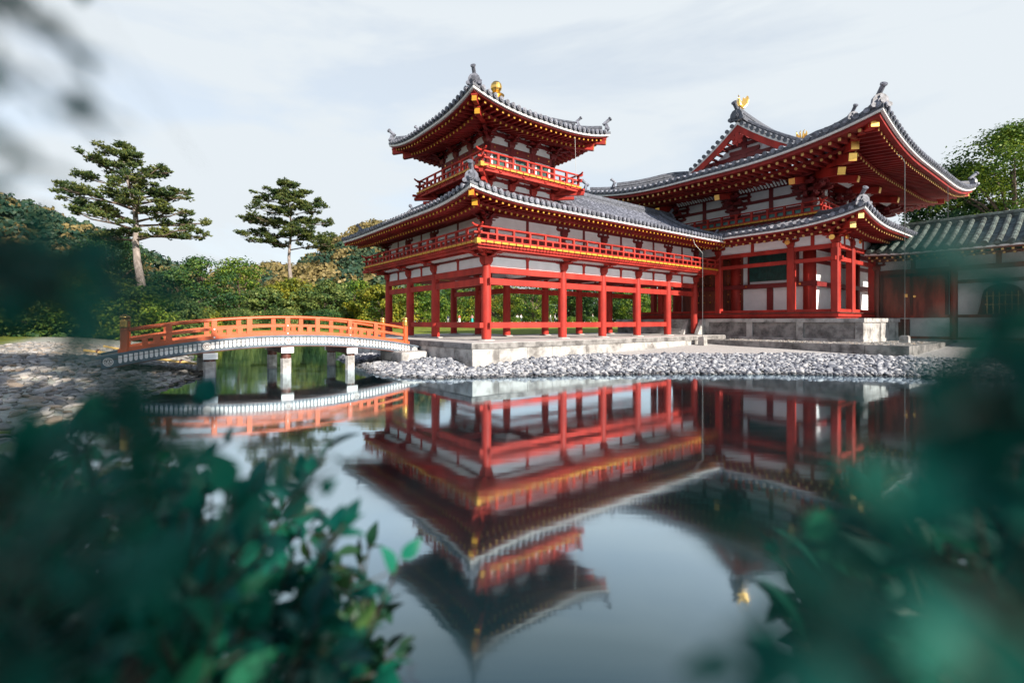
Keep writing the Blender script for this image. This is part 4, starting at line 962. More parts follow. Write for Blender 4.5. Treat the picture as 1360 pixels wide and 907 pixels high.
for p_, ax in (((-KX-0.45, -3.82, 5.66), (1, 0, 0)), ((-KX-0.45, -KY, 5.66), (1, 0, 0)), ((-KX, -KY-0.45, 5.66), (0, 1, 0)), ((-4.95, -KY-0.4, 5.66), (0, 1, 0))):
    gc.tube([Vector(p_)-Vector(ax)*0.05, Vector(p_)+Vector(ax)*0.02], 0.12, 14)
gc.build('gilt_beam_cap', M['gold'], kfo)
for x in (-4.95, -1.65): pass
# pent roof
KEX, KEY = 8.55, 7.42; KZ = 6.06; kd = KEX-MX; kprof = (0.16, 0.036)
kun = dict(Dw=KEX-KX+0.0, wf=None, fly=(0.26, -0.13, 0.10), base=(0.80, -0.27, 0.20), sp=0.36, sized=(0.11, 0.12), white_h=0.10, roundends=True)
kk = dict(L=0.50, Rl=4.0)
ksides = [Side((-KEX, 0), (0, 1), (1, 0), KEY, KEY, KZ, kprof, kd, **kk), Side((0, -KEY), (1, 0), (0, 1), KEX, KEX, KZ+0.1, kprof, kd, **kk),
          Side((KEX, 0), (0, 1), (-1, 0), KEY, KEY, KZ, kprof, kd, **kk), Side((0, KEY), (1, 0), (0, -1), KEX, KEX, KZ+0.1, kprof, kd, **kk)]
ksides[1].ze = KZ+0.0; ksides[3].ze = KZ
krs = finish_roof(hall, [(s, kun if i < 2 else None, dict(h0=0.185)) for i, s in enumerate(ksides)], None, 0.34, 0.092, prefix='pent_roof')
kso = MB()
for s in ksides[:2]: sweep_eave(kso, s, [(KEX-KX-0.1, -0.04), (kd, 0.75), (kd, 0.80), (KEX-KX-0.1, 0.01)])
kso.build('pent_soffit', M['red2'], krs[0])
rg = MB(); hr = MB(); ht = MB()
for sx, sy in ((-1, -1), (-1, 1), (1, -1), (1, 1)):
    sd = ksides[0] if sx < 0 else ksides[2]
    f = lambda d, h: sd.pt(sy*(KEY-d), d, h)
    ridge_bar(rg, [f(d, 0.18) for d in np.linspace(0.3, kd-0.1, 8)], 0.30, 0.34)
    mb = MB(); ridge_end(mb, f(0.2, 0.16), (sx, sy), 0.95); mb.build('ridge_end_tile', M['tile'], krs[0])
    if sx < 0:
        for q_ in ((KZ+0.24, 0.35, 1.6, 0.08, 0.22, 0.26), (KZ-0.04, 0.95, 2.6, 0.12, 0.24, 0.28)):
            hr = MB(); ht = MB(); hip_rafter(hr, ht, (sx*KEX, sy*KEY), (-sx, -sy), *q_); two(hr, ht, 'hip_rafter', [M['red'], M['rafttip']], krs[0])
rg.build('ridge', M['tiledark'], krs[0])
# balustrade above the pent roof
BX, BY = MX+0.95, MY+0.95; BZ2 = 7.18
hb = MB(); hb.box(-BX, BX, -BY, BY, BZ2, BZ2+0.07); hbo = hb.build('upper_balcony', M['red'], hall)
hy = MB()
for p_, q_, o_ in (((-BX, -BY), (-BX, BY), (1, 0)), ((-BX, -BY), (BX, -BY), (0, 1))):
    strip_notched(hy, np.array(p_)-np.array(o_)*0.03, np.array(q_)-np.array(o_)*0.03, BZ2-0.01, BZ2+0.08, o_, 0.028, 44)
hy.build('ochre_board_ends', M['yellow'], hbo)
hg = MB(); hg.box(-BX+0.16, -BX+0.18, -BY+0.2, BY-0.2, BZ2+0.13, BZ2+0.40); hg.box(-BX+0.2, BX-0.2, -BY+0.16, -BY+0.18, BZ2+0.13, BZ2+0.40); hg.build('teal_panel', M['teal'], hbo)
hs = MB(); hs.box(-BX+0.15, BX-0.15, -BY+0.15, BY-0.15, BZ2-0.20, BZ2-0.002); hs.build('edge_beam', M['red2'], hbo)
for p_, q_, n_ in (((-BX+0.1, -BY+0.1), (-BX+0.1, BY-0.1), 11), ((-BX+0.1, -BY+0.1), (BX-0.1, -BY+0.1), 13), ((-BX+0.1, BY-0.1), (BX-0.1, BY-0.1), 13)):
    ra = MB(); railing(ra, p_, q_, BZ2+0.07, 0.58, n_, postw=0.11); ra.build('balustrade', M['red'], hbo)
# upper wall frame
uf = MB(); ring(7.35, 7.92, 0.10, mb=uf); ring(8.46, 8.62, 0.12, mb=uf); ring(9.12, 9.30, 0.12, mb=uf)
for y in (-2.0, 2.0): uf.box(-MX-0.10, -MX+0.05, y-0.10, y+0.10, 7.92, 9.12)
for x in (-3.3, 0, 3.3): uf.box(x-0.10, x+0.10, -MY-0.10, -MY+0.05, 7.92, 9.12)
uf.build('upper_frame', M['red2'], wall)
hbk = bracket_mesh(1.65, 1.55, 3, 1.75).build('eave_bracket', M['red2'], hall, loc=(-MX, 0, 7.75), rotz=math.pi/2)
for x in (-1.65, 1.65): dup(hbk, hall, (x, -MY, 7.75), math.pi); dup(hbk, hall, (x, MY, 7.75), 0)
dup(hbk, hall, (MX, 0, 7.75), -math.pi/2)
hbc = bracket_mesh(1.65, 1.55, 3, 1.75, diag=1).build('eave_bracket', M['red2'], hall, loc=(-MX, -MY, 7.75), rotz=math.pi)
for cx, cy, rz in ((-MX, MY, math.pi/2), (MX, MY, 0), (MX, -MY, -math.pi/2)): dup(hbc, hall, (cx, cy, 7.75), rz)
# tail rafters with square gilt caps, at the columns and the corner
def tail(p, o, L0, z, w=0.26, cap=0.29, slope=0.22):
    P = Vector((*p, 0)); o = Vector((*o, 0)).normalized()
    tr = MB(); tc_ = MB()
    e = P+o*L0+Vector((0, 0, z)); tr.bar(P+Vector((0, 0, z+slope*L0)), e, w, w*1.25); tc_.bar(e, e+o*0.03-Vector((0, 0, slope*0.03)), cap, cap)
    two(tr, tc_, 'tail_rafter', [M['red'], M['gold']], hall)
for y in (0.0,): tail((-MX, y), (-1, 0), 2.15, 8.72); tail((-MX, y+3.93), (-1, 0), 2.15, 8.72)
for x in (-1.65, 1.65): tail((x, -MY), (0, -1), 2.15, 8.72)
tail((-MX, -MY), (-1, 0), 2.15, 8.72); tail((-MX, -MY), (0, -1), 2.15, 8.72)
tail((-MX, -MY), (-1, -1), 3.0, 8.72, 0.3, 0.34); tail((-MX, -MY), (-1, -1), 3.9, 9.05, 0.3, 0.34, 0.15)
pu = MB()
for o_ in (1.75,): ring(9.28, 9.44, 0.09, MX+o_, MY+o_, pu)
puo = pu.build('eave_purlin', M['red2'], hall)
rib_groups = {}       # ribbed cove between wall and purlin, one panel per bay
for i in range(44):
    y = -MY+0.25+i*(2*MY-0.5)/43
    if min(abs(y), abs(y+MY), abs(y-MY)) < 0.75: continue
    rib_groups.setdefault(('n', y > 0), MB()).bar((-MX-0.95, y, 8.98), (-MX-1.55, y, 9.30), 0.07, 0.06)
for i in range(56):
    x = -MX+0.25+i*(2*MX-0.5)/55
    if min(abs(x+1.65), abs(x-1.65), abs(x+MX), abs(x-MX)) < 0.75: continue
    rib_groups.setdefault(('w', int((x+MX)/3.3)), MB()).bar((x, -MY-0.95, 8.98), (x, -MY-1.55, 9.30), 0.07, 0.06)
for g_ in rib_groups.values(): g_.build('white_ribs', M['whitewood'], puo)
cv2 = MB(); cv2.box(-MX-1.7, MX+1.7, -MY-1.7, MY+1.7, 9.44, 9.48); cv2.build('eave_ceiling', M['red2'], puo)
# main roof: hip and gable
HX, HY = 9.37, 8.24; HZ = 9.36; hprof = (0.15, 0.0415); GI = 4.6
hun = dict(Dw=4.3, wf=None, fly=(0.40, -0.24, 0.10), base=(1.55, -0.40, 0.11), sp=0.36, sized=(0.13, 0.15), white_h=0.13, roundends=True, fd=(0.16, 0.3))
hk = dict(L=0.85, Rl=6.8)
def DL(x): return HY if abs(x) <= HX-GI else HX-abs(x)
hsides = [Side((-HX, 0), (0, 1), (1, 0), HY, HY, HZ, hprof, GI+0.1, **hk), Side((0, -HY), (1, 0), (0, 1), HX, HX, HZ, hprof, DL, **hk),
          Side((HX, 0), (0, 1), (-1, 0), HY, HY, HZ, hprof, GI+0.1, **hk), Side((0, HY), (1, 0), (0, -1), HX, HX, HZ, hprof, DL, **hk)]
hrs = finish_roof(hall, [(s, hun, dict(h0=0.23)) for s in hsides], None, 0.36, 0.10, prefix='main_roof')
rg = MB(); hr = MB(); ht = MB(); zt = hsides[1].zs(0, HY)+0.05
# sagging main ridge
ridge_bar(rg, [(x, 0, zt+0.25*(abs(x)/(HX-GI))**2.2) for x in np.linspace(-HX+GI-0.05, HX-GI+0.05, 13)], 0.5, 0.78)
for sx in (-1, 1):
    for sy in (-1, 1):
        s_ = hsides[1] if sy < 0 else hsides[3]
        ridge_bar(rg, [s_.pt(sx*(HX-GI-0.75), d, 0.2) for d in np.linspace(GI-0.3, HY-0.2, 8)], 0.32, 0.42)
        f = lambda d, h: s_.pt(sx*(HX-d), d, h)
        ridge_bar(rg, [f(d, 0.2) for d in np.linspace(0.35, GI, 10)], 0.34, 0.36); ridge_bar(rg, [f(d, 0.5-0.42*max(0, d-GI+0.6)) for d in np.linspace(1.6, GI+0.7, 8)], 0.28, 0.3)
        for d, sz, h in ((0.2, 1.15, 0.16), (1.5, 0.85, 0.42)):
            mb = MB(); ridge_end(mb, f(d, h), (sx, sy), sz); mb.build('ridge_end_tile', M['tile'], hrs[0])
        for q_ in ((HZ+0.52, 0.55, 2.6, 0.04, 0.30, 0.34), (HZ+0.10, 1.95, 5.0, 0.06, 0.32, 0.36)):
            hr = MB(); ht = MB(); hip_rafter(hr, ht, (sx*HX, sy*HY), (-sx, -sy), *q_); two(hr, ht, 'hip_rafter', [M['red'], M['gold']], hrs[0])
    mb = MB(); ridge_end(mb, (sx*(HX-GI+0.08), 0, zt+0.15), (sx, 0), 1.35); mb.build('ridge_end_tile', M['tiledark'], hrs[0])
rg.build('ridge', M['tiledark'], hrs[0])
# gables
gf = hsides[1].zs(0, HY-3.35)
for sx in (-1, 1):
    gable(hrs[0] if sx < 0 else hrs[2], (sx*(HX-GI), 0), (0, 1), (sx, 0), 3.5, gf+0.1, zt+0.08, 0.10, 0.85, curve=0.28, bw=0.55)
    v_ = MB()       # verge tiles along both edges
    s_ = [hsides[1], hsides[3]]
    for q in s_:
        for d in np.arange(HY-3.6, HY-0.1, 0.30):
            p_ = Vector(q.pt(sx*(HX-GI-0.2), d, 0.20)); v_.tube([p_, p_+Vector((sx*0.34, 0, -0.04))], 0.095, 8); v_.tube([p_+Vector((sx*0.33, 0, -0.04)), p_+Vector((sx*0.37, 0, -0.045))], 0.12, 10)
    v_.build('verge_tiles', M['tiledark'], hrs[0])
    g_ = MB(); X0 = sx*(HX-GI-0.80)
    zt_ = zt-0.5
    def gb(y0, z0, y1, z1, w_, t_): g_.bar((X0, y0, z0), (X0, y1, z1), t_, w_, up=(0, -(z1-z0), (y1-y0)))
    gb(-2.9, gf+0.62, 2.9, gf+0.62, 0.24, 0.14); gb(-1.9, gf+1.35, 1.9, gf+1.35, 0.20, 0.16); gb(0, gf+0.5, 0, zt_, 0.28, 0.18)
    gb(-1.2, gf+0.6, -0.15, zt_-0.9, 0.16, 0.15); gb(1.2, gf+0.6, 0.15, zt_-0.9, 0.16, 0.15)
    arm(g_, (X0, 0, gf+0.75), (0, 1, 0), 0.2, 0.9, 0.3)
    for y in np.arange(-2.8, 2.9, 0.35):
        zz = gf+(zt-gf)*(1-abs(y)/3.5)*0.86-0.25
        g_.bar((X0+sx*0.02, y, zz), (X0+sx*0.72, y, zz), 0.12, 0.13)
    g_.build('gable_struts', M['red2'], hrs[0])
    # carved pendant under the peak
    pe = MB(); out = [(0, .55), (.16, .52), (.14, .32), (.34, .34), (.44, .16), (.34, 0), (.40, -.12), (.26, -.26), (.10, -.22), (0, -.40), (-.10, -.22), (-.26, -.26), (-.40, -.12), (-.34, 0), (-.44, .16), (-.34, .34), (-.14, .32), (-.16, .52)]
    pe.prism([(a_*0.8, b2*0.9) for a_, b2 in out], (sx*(HX-GI+0.08), 0, zt-1.0), (0, 1, 0), (0, 0, 1), (1, 0, 0), 0.08)
    for a_, b2 in ((-.2, .1), (.2, .1), (0, -.1)): pe.tube([(sx*(HX-GI+0.10), a_, zt-1.0+b2), (sx*(HX-GI+0.16), a_, zt-1.0+b2)], 0.07, 10)
    pe.build('gable_pendant', M['red'], hrs[0])
# gilt phoenixes on the ridge ends
def phoenix(x, sx):
    z = zt+0.25+0.42; mb = MB()
    mb.tube([(x, 0, z-0.05), (x, 0, z+0.32)], 0.035, 8)
    body = [(x-sx*0.28, 0, z+0.36), (x-sx*0.15, 0, z+0.36), (x, 0, z+0.40), (x+sx*0.14, 0, z+0.50), (x+sx*0.20, 0, z+0.66), (x+sx*0.18, 0, z+0.82), (x+sx*0.26, 0, z+0.88), (x+sx*0.36, 0, z+0.85)]
    mb.tube(body, [0.03, 0.11, 0.14, 0.12, 0.07, 0.06, 0.06, 0.012], 10)
    for s in (-1, 1):     # raised wings
        mb.prism([(0, 0), (0.22, 0.10), (0.34, 0.42), (0.26, 0.62), (0.14, 0.44), (0.02, 0.52), (-0.02, 0.30), (-0.12, 0.22)], (x, s*0.10, z+0.42), (-sx*0.6, s*0.8, 0), (0, 0, 1), Vector((0.8, sx*s*0.6, 0)), 0.035)
    for a_ in (-0.16, 0, 0.16):     # tail plumes
        mb.tube([(x-sx*0.2, a_*0.4, z+0.38), (x-sx*0.42, a_, z+0.62), (x-sx*0.46, a_*1.4, z+0.92), (x-sx*0.36, a_*1.6, z+1.08)], [0.05, 0.05, 0.045, 0.02], 8)
    mb.prism([(0, 0), (0.10, 0.14), (-0.02, 0.10), (-0.10, 0.12)], (x+sx*0.22, 0, z+0.92), (sx, 0, 0), (0, 0, 1), (0, 1, 0), 0.03)
    return mb.build('phoenix_statue', M['gold'], hrs[0])
phoenix(-HX+GI+0.35, -1); phoenix(HX-GI-0.35, 1)
wr = MB()
q_ = hsides[1].flat(2.2, 0.1, -0.1); wr.tube([q_, (q_[0], q_[1], 5.6)], 0.012, 6); wr.build('conductor_wire', M['wire'], hall)

# ------------------------------------------------------------------ tail corridor at the right edge
TU = 20.5
tailc = thing('tail_corridor', 'low corridor with a weathered green-grey tiled roof, dark red door and arched window', 'temple corridor', uvw(TU, -7.0), YAW)
# local: x = u-TU, y = v+7; corridor runs along -y
TL = 16.0; TWd = 3.6
tb_ = MB(); tb_.box(0, TWd, -TL, 0.1, 0.3, 5.1); tw_ = tb_.build('plaster_wall', M['shadeplaster'], tailc)
tf_ = MB()
for z0, z1, o in ((1.92, 2.06, 0.05), (4.18, 4.40, 0.07), (4.86, 5.0, 0.06), (0.86, 0.99, 0.05)): tf_.box(-o, 0.05, -TL, 0.1, z0, z1)
tf_.box(-0.045, 0.05, -TL, -3.02, 3.55, 3.72)
tf_.build('wall_beam', M['door'], tw_)
pc = MB(); pc.tube([(0, 0, 0.85), (0, 0, 4.5)], 0.15, 14); pco = pc.build('post', M['door'], tailc, loc=(0, 0, 0))
for y in (-3.06, -6.2, -9.3, -12.4, -15.5): dup(pco, tailc, (0, y, 0))
dd = MB(); dd.box(-0.06, 0.02, -2.88, -0.16, 2.06, 4.18); ddo = dd.build('door', M['door'], tailc)
d2 = MB()
for y in (-2.88, -1.52, -0.28): d2.box(-0.10, -0.02, y, y+0.12, 2.061, 4.179)
d2.box(-0.10, -0.02, -2.9, -0.2, 4.02, 4.178); d2.build('door_frame', M['wood'], ddo)
d3 = MB(); d3.tube([(-0.10, -1.6, 3.0), (-0.16, -1.6, 3.0)], 0.06, 10); d3.cbox(-0.11, -1.25, 3.05, 0.03, 0.14, 0.16); d3.build('door_lock', M['gold'], ddo)
# arched (flame-headed) window
ow = [(-.82, 0), (-.74, .35), (-.66, .9), (-.6, 1.12), (-.40, 1.30), (-.2, 1.36), (0, 1.44), (.2, 1.36), (.40, 1.30), (.6, 1.12), (.66, .9), (.74, .35), (.82, 0)]
aw = MB(); aw.prism(ow, (-0.03, -4.72, 2.07), (0, 1, 0), (0, 0, 1), (1, 0, 0), 0.12); awo = aw.build('arched_window', M['wood'], tailc)
al = MB()
for y in np.arange(-0.5, 0.55, 0.2): al.box(-0.115, -0.09, -4.72+y-0.015, -4.72+y+0.015, 2.1, 3.1)
for z in (2.5, 2.9): al.box(-0.112, -0.092, -5.3, -4.15, z, z+0.03)
al.build('window_bars', M['bamboo'], awo)
lo_ = MB(); lo_.box(-0.30, -0.05, -1.4, -0.55, 0.8, 1.85); lo_.build('low_board', M['wood'], tailc)
tbk = bracket_mesh(0.45, 0.9, 0).build('bracket', M['door'], tailc, loc=(0, 0, 4.40), rotz=math.pi/2)
for y in (-3.06, -6.2, -9.3): dup(tbk, tailc, (0, y, 4.40))
tst = MB()
for y in (-1.53, -4.6, -7.7): tst.box(-0.05, 0.05, y-0.09, y+0.09, 4.4, 4.86)
tst.build('strut', M['door'], tailc)
TZ_ = 5.02; tp2 = (0.40, 0.03); tD = 1.5+TWd/2
tsd = Side((-1.5, -TL/2+0.2), (0, 1), (1, 0), TL/2+0.2, TL/2-0.05, TZ_, tp2, tD, False, False, L=0, Rl=2.5, gl=0.12)
tsd2 = Side((TWd+1.5, -TL/2+0.2), (0, 1), (-1, 0), TL/2+0.2, TL/2-0.05, TZ_, tp2, tD, False, False, L=0, Rl=2.5)
t_, sh_ = roof_tiles(tsd, 0.42, 0.115); ro_ = sh_.build('roof', M['tileold'], tailc); t_.build('round_tiles', M['tileold'], ro_)
t2_, sh2 = roof_tiles(tsd2, 0.42, 0.115); r2_ = sh2.build('roof', M['tileold'], tailc); t2_.build('round_tiles', M['tileold'], r2_)
wh, rd, rf, tp = eave_under(tsd, 1.45, None, (0.24, -0.11, 0.08), (0.72, -0.22, 0.2), 0.32, (0.095, 0.10), 0.09, roundends=True)
wh.build('white_eave_edge', M['whitewood'], ro_); rd.build('eave_boards', M['door'], ro_); two(rf, tp, 'rafters', [M['door'], M['rafttip']], ro_)
rg = MB(); zr2 = tsd.zs(0, tD)+0.05; ridge_bar(rg, [(TWd/2, y, zr2) for y in np.linspace(-TL, 0.3, 10)], 0.4, 0.34); rg.build('ridge', M['tileold'], ro_)
mb = MB(); ridge_end(mb, (TWd/2, 0.35, zr2), (0, 1), 0.6, horn=False); mb.build('ridge_end_tile', M['tileold'], ro_)

# terrace kerb below the hall
kerb = thing('terrace_kerb', 'dark low stone kerb edging the gravel terrace below the hall', 'kerb', uvw(12.3, -6), YAW)
kbm = MB()
y = -4.2
while y < 4.0: L_ = rnd.uniform(1.0, 1.7); kbm.box(-0.02, 0.34, y+0.008, min(y+L_, 4.08)-0.008, 0.22, 0.80+rnd.uniform(-.008, .008)); y += L_
x = 0.36
while x < 9: L_ = rnd.uniform(1.0, 1.7); kbm.box(x+0.008, x+L_-0.008, -4.2, -3.86, 0.22, 0.80+rnd.uniform(-.008, .008)); x += L_
kbm.build('kerb_stone', M['stonedark'], kerb)
# lightning conductors on small stone posts
def conductor(lab, u, v, z0, z1, hook, post=0.5):
    t_ = thing('lightning_conductor', lab, 'conductor pole', uvw(u, v, z0), YAW, None)
    m_ = MB(); m_.taper(0, 0, -0.15, post, 0.17, 0.15); m_.cbox(0, 0, post+0.01, 0.22, 0.22, 0.03); m_.build('stone_post', M['stone'], t_)
    m_ = MB(); m_.tube([(0, 0, post), (0, 0, z1-z0)]+[(a_, b2, c-z0) for a_, b2, c in hook], 0.013, 8); m_.build('steel_rod', M['wire'], t_)
conductor('grey rod bending up to the wing roof from a stone post by the wing platform', 11.35, -2.35, 0.33, 5.1, [(-0.28, 0.25, 5.55), (-0.30, 0.35, 5.85), (-0.9, 0.38, 5.86)], 0.62)
conductor('thin grey rod rising past the right end of the great eave from a stone block', 15.6, -9.3, 0.8, 8.6, [(-0.1, 0.1, 8.9), (-0.3, 0.2, 8.95)], 0.30)
# ------------------------------------------------------------------ arched bridge
BC, BV0, BV1 = -6.7, 2.0, 4.2
bridge = thing('arched_bridge', 'orange-red arched footbridge with white scalloped edge on stone-footed piers', 'bridge', uvw(BC, (BV0+BV1)/2), YAW)
# local x = u - BC (-4.75..4.75), y = v - mid (-1.1..1.1)
HW = (BV1-BV0)/2; HL = 4.75
def az(x): return 1.25-0.505*(x/HL)**2
def arch(mb, x0, x1, y0, y1, o0, o1, n=40):
    vs = []
    for i in range(n+1):
        x = x0+(x1-x0)*i/n; z = az(x); vs += [(x, y0, z+o0), (x, y1, z+o0), (x, y1, z+o1), (x, y0, z+o1)]
    fs = []
    for i in range(n):
        for j in range(4): j2 = (j+1) % 4; fs.append((4*i+j, 4*i+j2, 4*i+4+j2, 4*i+4+j))
    fs += [(0, 1, 2, 3), (4*n, 4*n+1, 4*n+2, 4*n+3)]; mb.add(vs, fs)
dk = MB(); arch(dk, -HL, HL, -HW+0.12, HW-0.12, -0.12, -0.02); dko = dk.build('deck', M['wood'], bridge)
for s in (-1, 1):
    g_ = MB(); arch(g_, -HL, HL, s*HW-0.07, s*HW+0.07, -0.36, -0.04); gir = g_.build('girder', M['wood'], bridge); fb_ = MB(); arch(fb_, -HL, HL, s*(HW+0.072)-0.004, s*(HW+0.072)+0.004, -0.33, -0.042); fb_.build('grey_fascia', M['lead'], gir)
    c_ = MB(); arch(c_, -HL-0.12, HL+0.12, s*HW-0.13, s*HW+0.13, -0.04, 0.03); c_.build('copper_cap', M['lead'], gir)
    sc = MB(); n = 82
    for i in range(n):
        x = -HL+(i+0.5)*2*HL/n
        if any(abs(x-q) < 0.15 for q in (-4.6, -2.3, 0, 2.3, 4.6)):
            if sc.v: sc.build('white_scallops', M['whitewood'], gir); sc = MB()
            continue
        z = az(x); w_ = 0.040
        sc.prism([(-w_, 0), (-w_, -0.165), (-w_*0.7, -0.20), (0, -0.215), (w_*0.7, -0.20), (w_, -0.165), (w_, 0)], (x, s*(HW+0.085), z-0.05), (1, 0, 0), (0, 0, 1), (0, 1, 0), 0.03)
    if sc.v: sc.build('white_scallops', M['whitewood'], gir)
    ln_ = MB(); arch(ln_, -HL, HL, s*(HW+0.101), s*(HW+0.107), -0.128, -0.116); ln_.build('dark_line', M['wood'], gir)
    for q in (-4.6, -2.3, 0, 2.3, 4.6):
        ro = MB(); rk = MB(); z = az(q)-0.165; y = s*(HW+0.09)
        ring_ = [(math.cos(2*math.pi*k/20), math.sin(2*math.pi*k/20)) for k in range(20)]
        ro.prism([(a_*0.115, b2*0.115) for a_, b2 in ring_], (q, y, z), (1, 0, 0), (0, 0, 1), (0, 1, 0), 0.03)
        y = s*(HW+0.108); vs = []; n = 24
        for k in range(n):
            th = 2*math.pi*k/n
            for r_ in (0.078, 0.092): vs.append((q+r_*math.cos(th), y, z+r_*math.sin(th)))
        rk.add(vs, [(2*k, 2*k+1, (2*k+3) % (2*n), (2*k+2) % (2*n)) for k in range(n)])
        for k in range(3):     # three comma swirl
            th = 2*math.pi*k/3; pts = []
            for j in range(8):
                a_ = th+j*0.28; r_ = 0.028+0.030*(j/7); pts.append(Vector((q+r_*math.cos(a_), y, z+r_*math.sin(a_))))
            rk.tube(pts, [0.018-0.0018*j for j in range(8)], 6)
        two(ro, rk, 'roundel', [M['whitewood'], M['wood']], gir)
    # balustrade following the arch
    ra = MB()
    arch(ra, -HL+0.35, HL-0.35, s*HW-0.06, s*HW+0.06, 0.03, 0.135); arch(ra, -HL+0.5, HL-0.5, s*HW-0.045, s*HW+0.045, 0.30, 0.385)
    k = 40; pts = []
    for i in range(k+1):
        x = (-HL+0.5)+(2*HL-1.0)*i/k; pts.append((x, s*HW, az(x)+0.62))
    ra.tube(pts, 0.05, 10); brl = ra.build('balustrade', M['orange'], bridge)
    po = MB(); rv = MB()
    x = -4.2
    while x < 4.15:
        for off, tall in ((0.0, True), (0.36, False), (0.62, False), (0.86, True)):
            xx = x+off*1.12
            if xx > 4.0 or xx < -4.1: continue
            z = az(xx); po = MB(); po.cbox(xx, s*HW, z+(0.36 if tall else 0.21), 0.145, 0.125 if tall else 0.10, 0.50 if tall else 0.20); po.build('baluster', M['orange'], brl)
            if tall and off == 0:
                for zz in (0.085, 0.34): rv.tube([(xx, s*(HW+0.06), z+zz), (xx, s*(HW+0.085), z+zz)], 0.024, 10)
        x += 1.12*1.87
    rv.build('rivets', M['whitewood'], brl)
    for e in (-1, 1):
        x = e*(HL-0.50); z = az(x); pp = MB(); pp.lathe([(0.098, -0.04), (0.102, 0.0), (0.102, 0.74)], n=18)
        po_ = pp.build('end_post', M['orange'], bridge, smooth=False, loc=(x, s*HW, z))
        gb_ = MB(); gb_.lathe([(0.107, 0.70), (0.111, 0.74), (0.107, 0.88), (0.111, 0.91), (0.075, 0.93), (0.07, 0.95), (0.10, 0.97), (0.112, 1.0), (0.095, 1.035), (0.055, 1.06), (0.012, 1.09)], n=18)
        gb_.build('gilt_finial', M['gold'], po_, smooth=True)
for x in (-2.22, -0.05, 2.1):
    cb = MB(); cb.cbox(x, 0, az(x)-0.47, 0.30, 2*HW+0.36, 0.2); cbo = cb.build('cross_beam', M['wood'], bridge)
    ce = MB()
    for s in (-1, 1): ce.cbox(x, s*(HW+0.20), az(x)-0.47, 0.38, 0.06, 0.19)
    ce.build('white_beam_end', M['whitewood'], cbo)
    for s in (-1, 1):
        pl = MB(); pl.lathe([(0.17, -1.0), (0.17, 0.46), (0.155, 0.5)], n=8); pr = pl.build('pier', M['stone'], bridge, loc=(x, s*(HW-0.02), 0.02))
        pk = MB(); pk.lathe([(0.158, 0.48), (0.158, az(x)-0.56)], n=14); pk.build('timber_post', M['wood'], pr)
# landing stones
ls = thing('landing_stone', 'flat pale stone slab at the right foot of the bridge', 'stone slab', uvw(-1.95-0.6, 3.0), YAW)
lm = MB(); lm.box(-0.45, 0.64, -1.9, 0.2, 0.1, 0.60); lo2 = lm.build('slab', M['stone'], ls)
bv = lo2.modifiers.new('bevel', 'BEVEL'); bv.width = 0.08; bv.segments = 2

# bamboo poles lying on the left bank
for lab, a_, b2 in (('long yellow bamboo pole lying on the stones of the left bank, nearer the water', (-15.4, 17.2), (-11.9, 18.1)), ('yellow bamboo pole lying along the grass edge of the left bank, behind the longer pole', (-17.5, 20.5), (-11.7, 21.0))):
    za = ground_h([a_])[0]+0.16; zb = ground_h([b2])[0]+0.16
    t_ = thing('bamboo_pole', lab, 'bamboo pole', ((a_[0]+b2[0])/2, (a_[1]+b2[1])/2, (za+zb)/2))
    A_ = Vector((a_[0], a_[1], za))-t_.location; B_ = Vector((b2[0], b2[1], zb))-t_.location
    m_ = MB(); n = 24; m_.tube([A_.lerp(B_, i/n) for i in range(n+1)], [0.045+(0.007 if i % 3 == 0 else 0) for i in range(n+1)], 10); m_.build('cane', M['bamboo'], t_)
    m_ = MB()
    for f in (0.12, 0.85): p_ = A_.lerp(B_, f); m_.tube([p_-Vector((0.03, 0, 0.15)), p_+Vector((0, 0, 0.10))], 0.03, 6); m_.tube([p_-Vector((0.05, 0.05, -0.02)), p_+Vector((0.05, 0.05, 0.02))], 0.05, 8)
    m_.build('stake', M['wood'], t_)
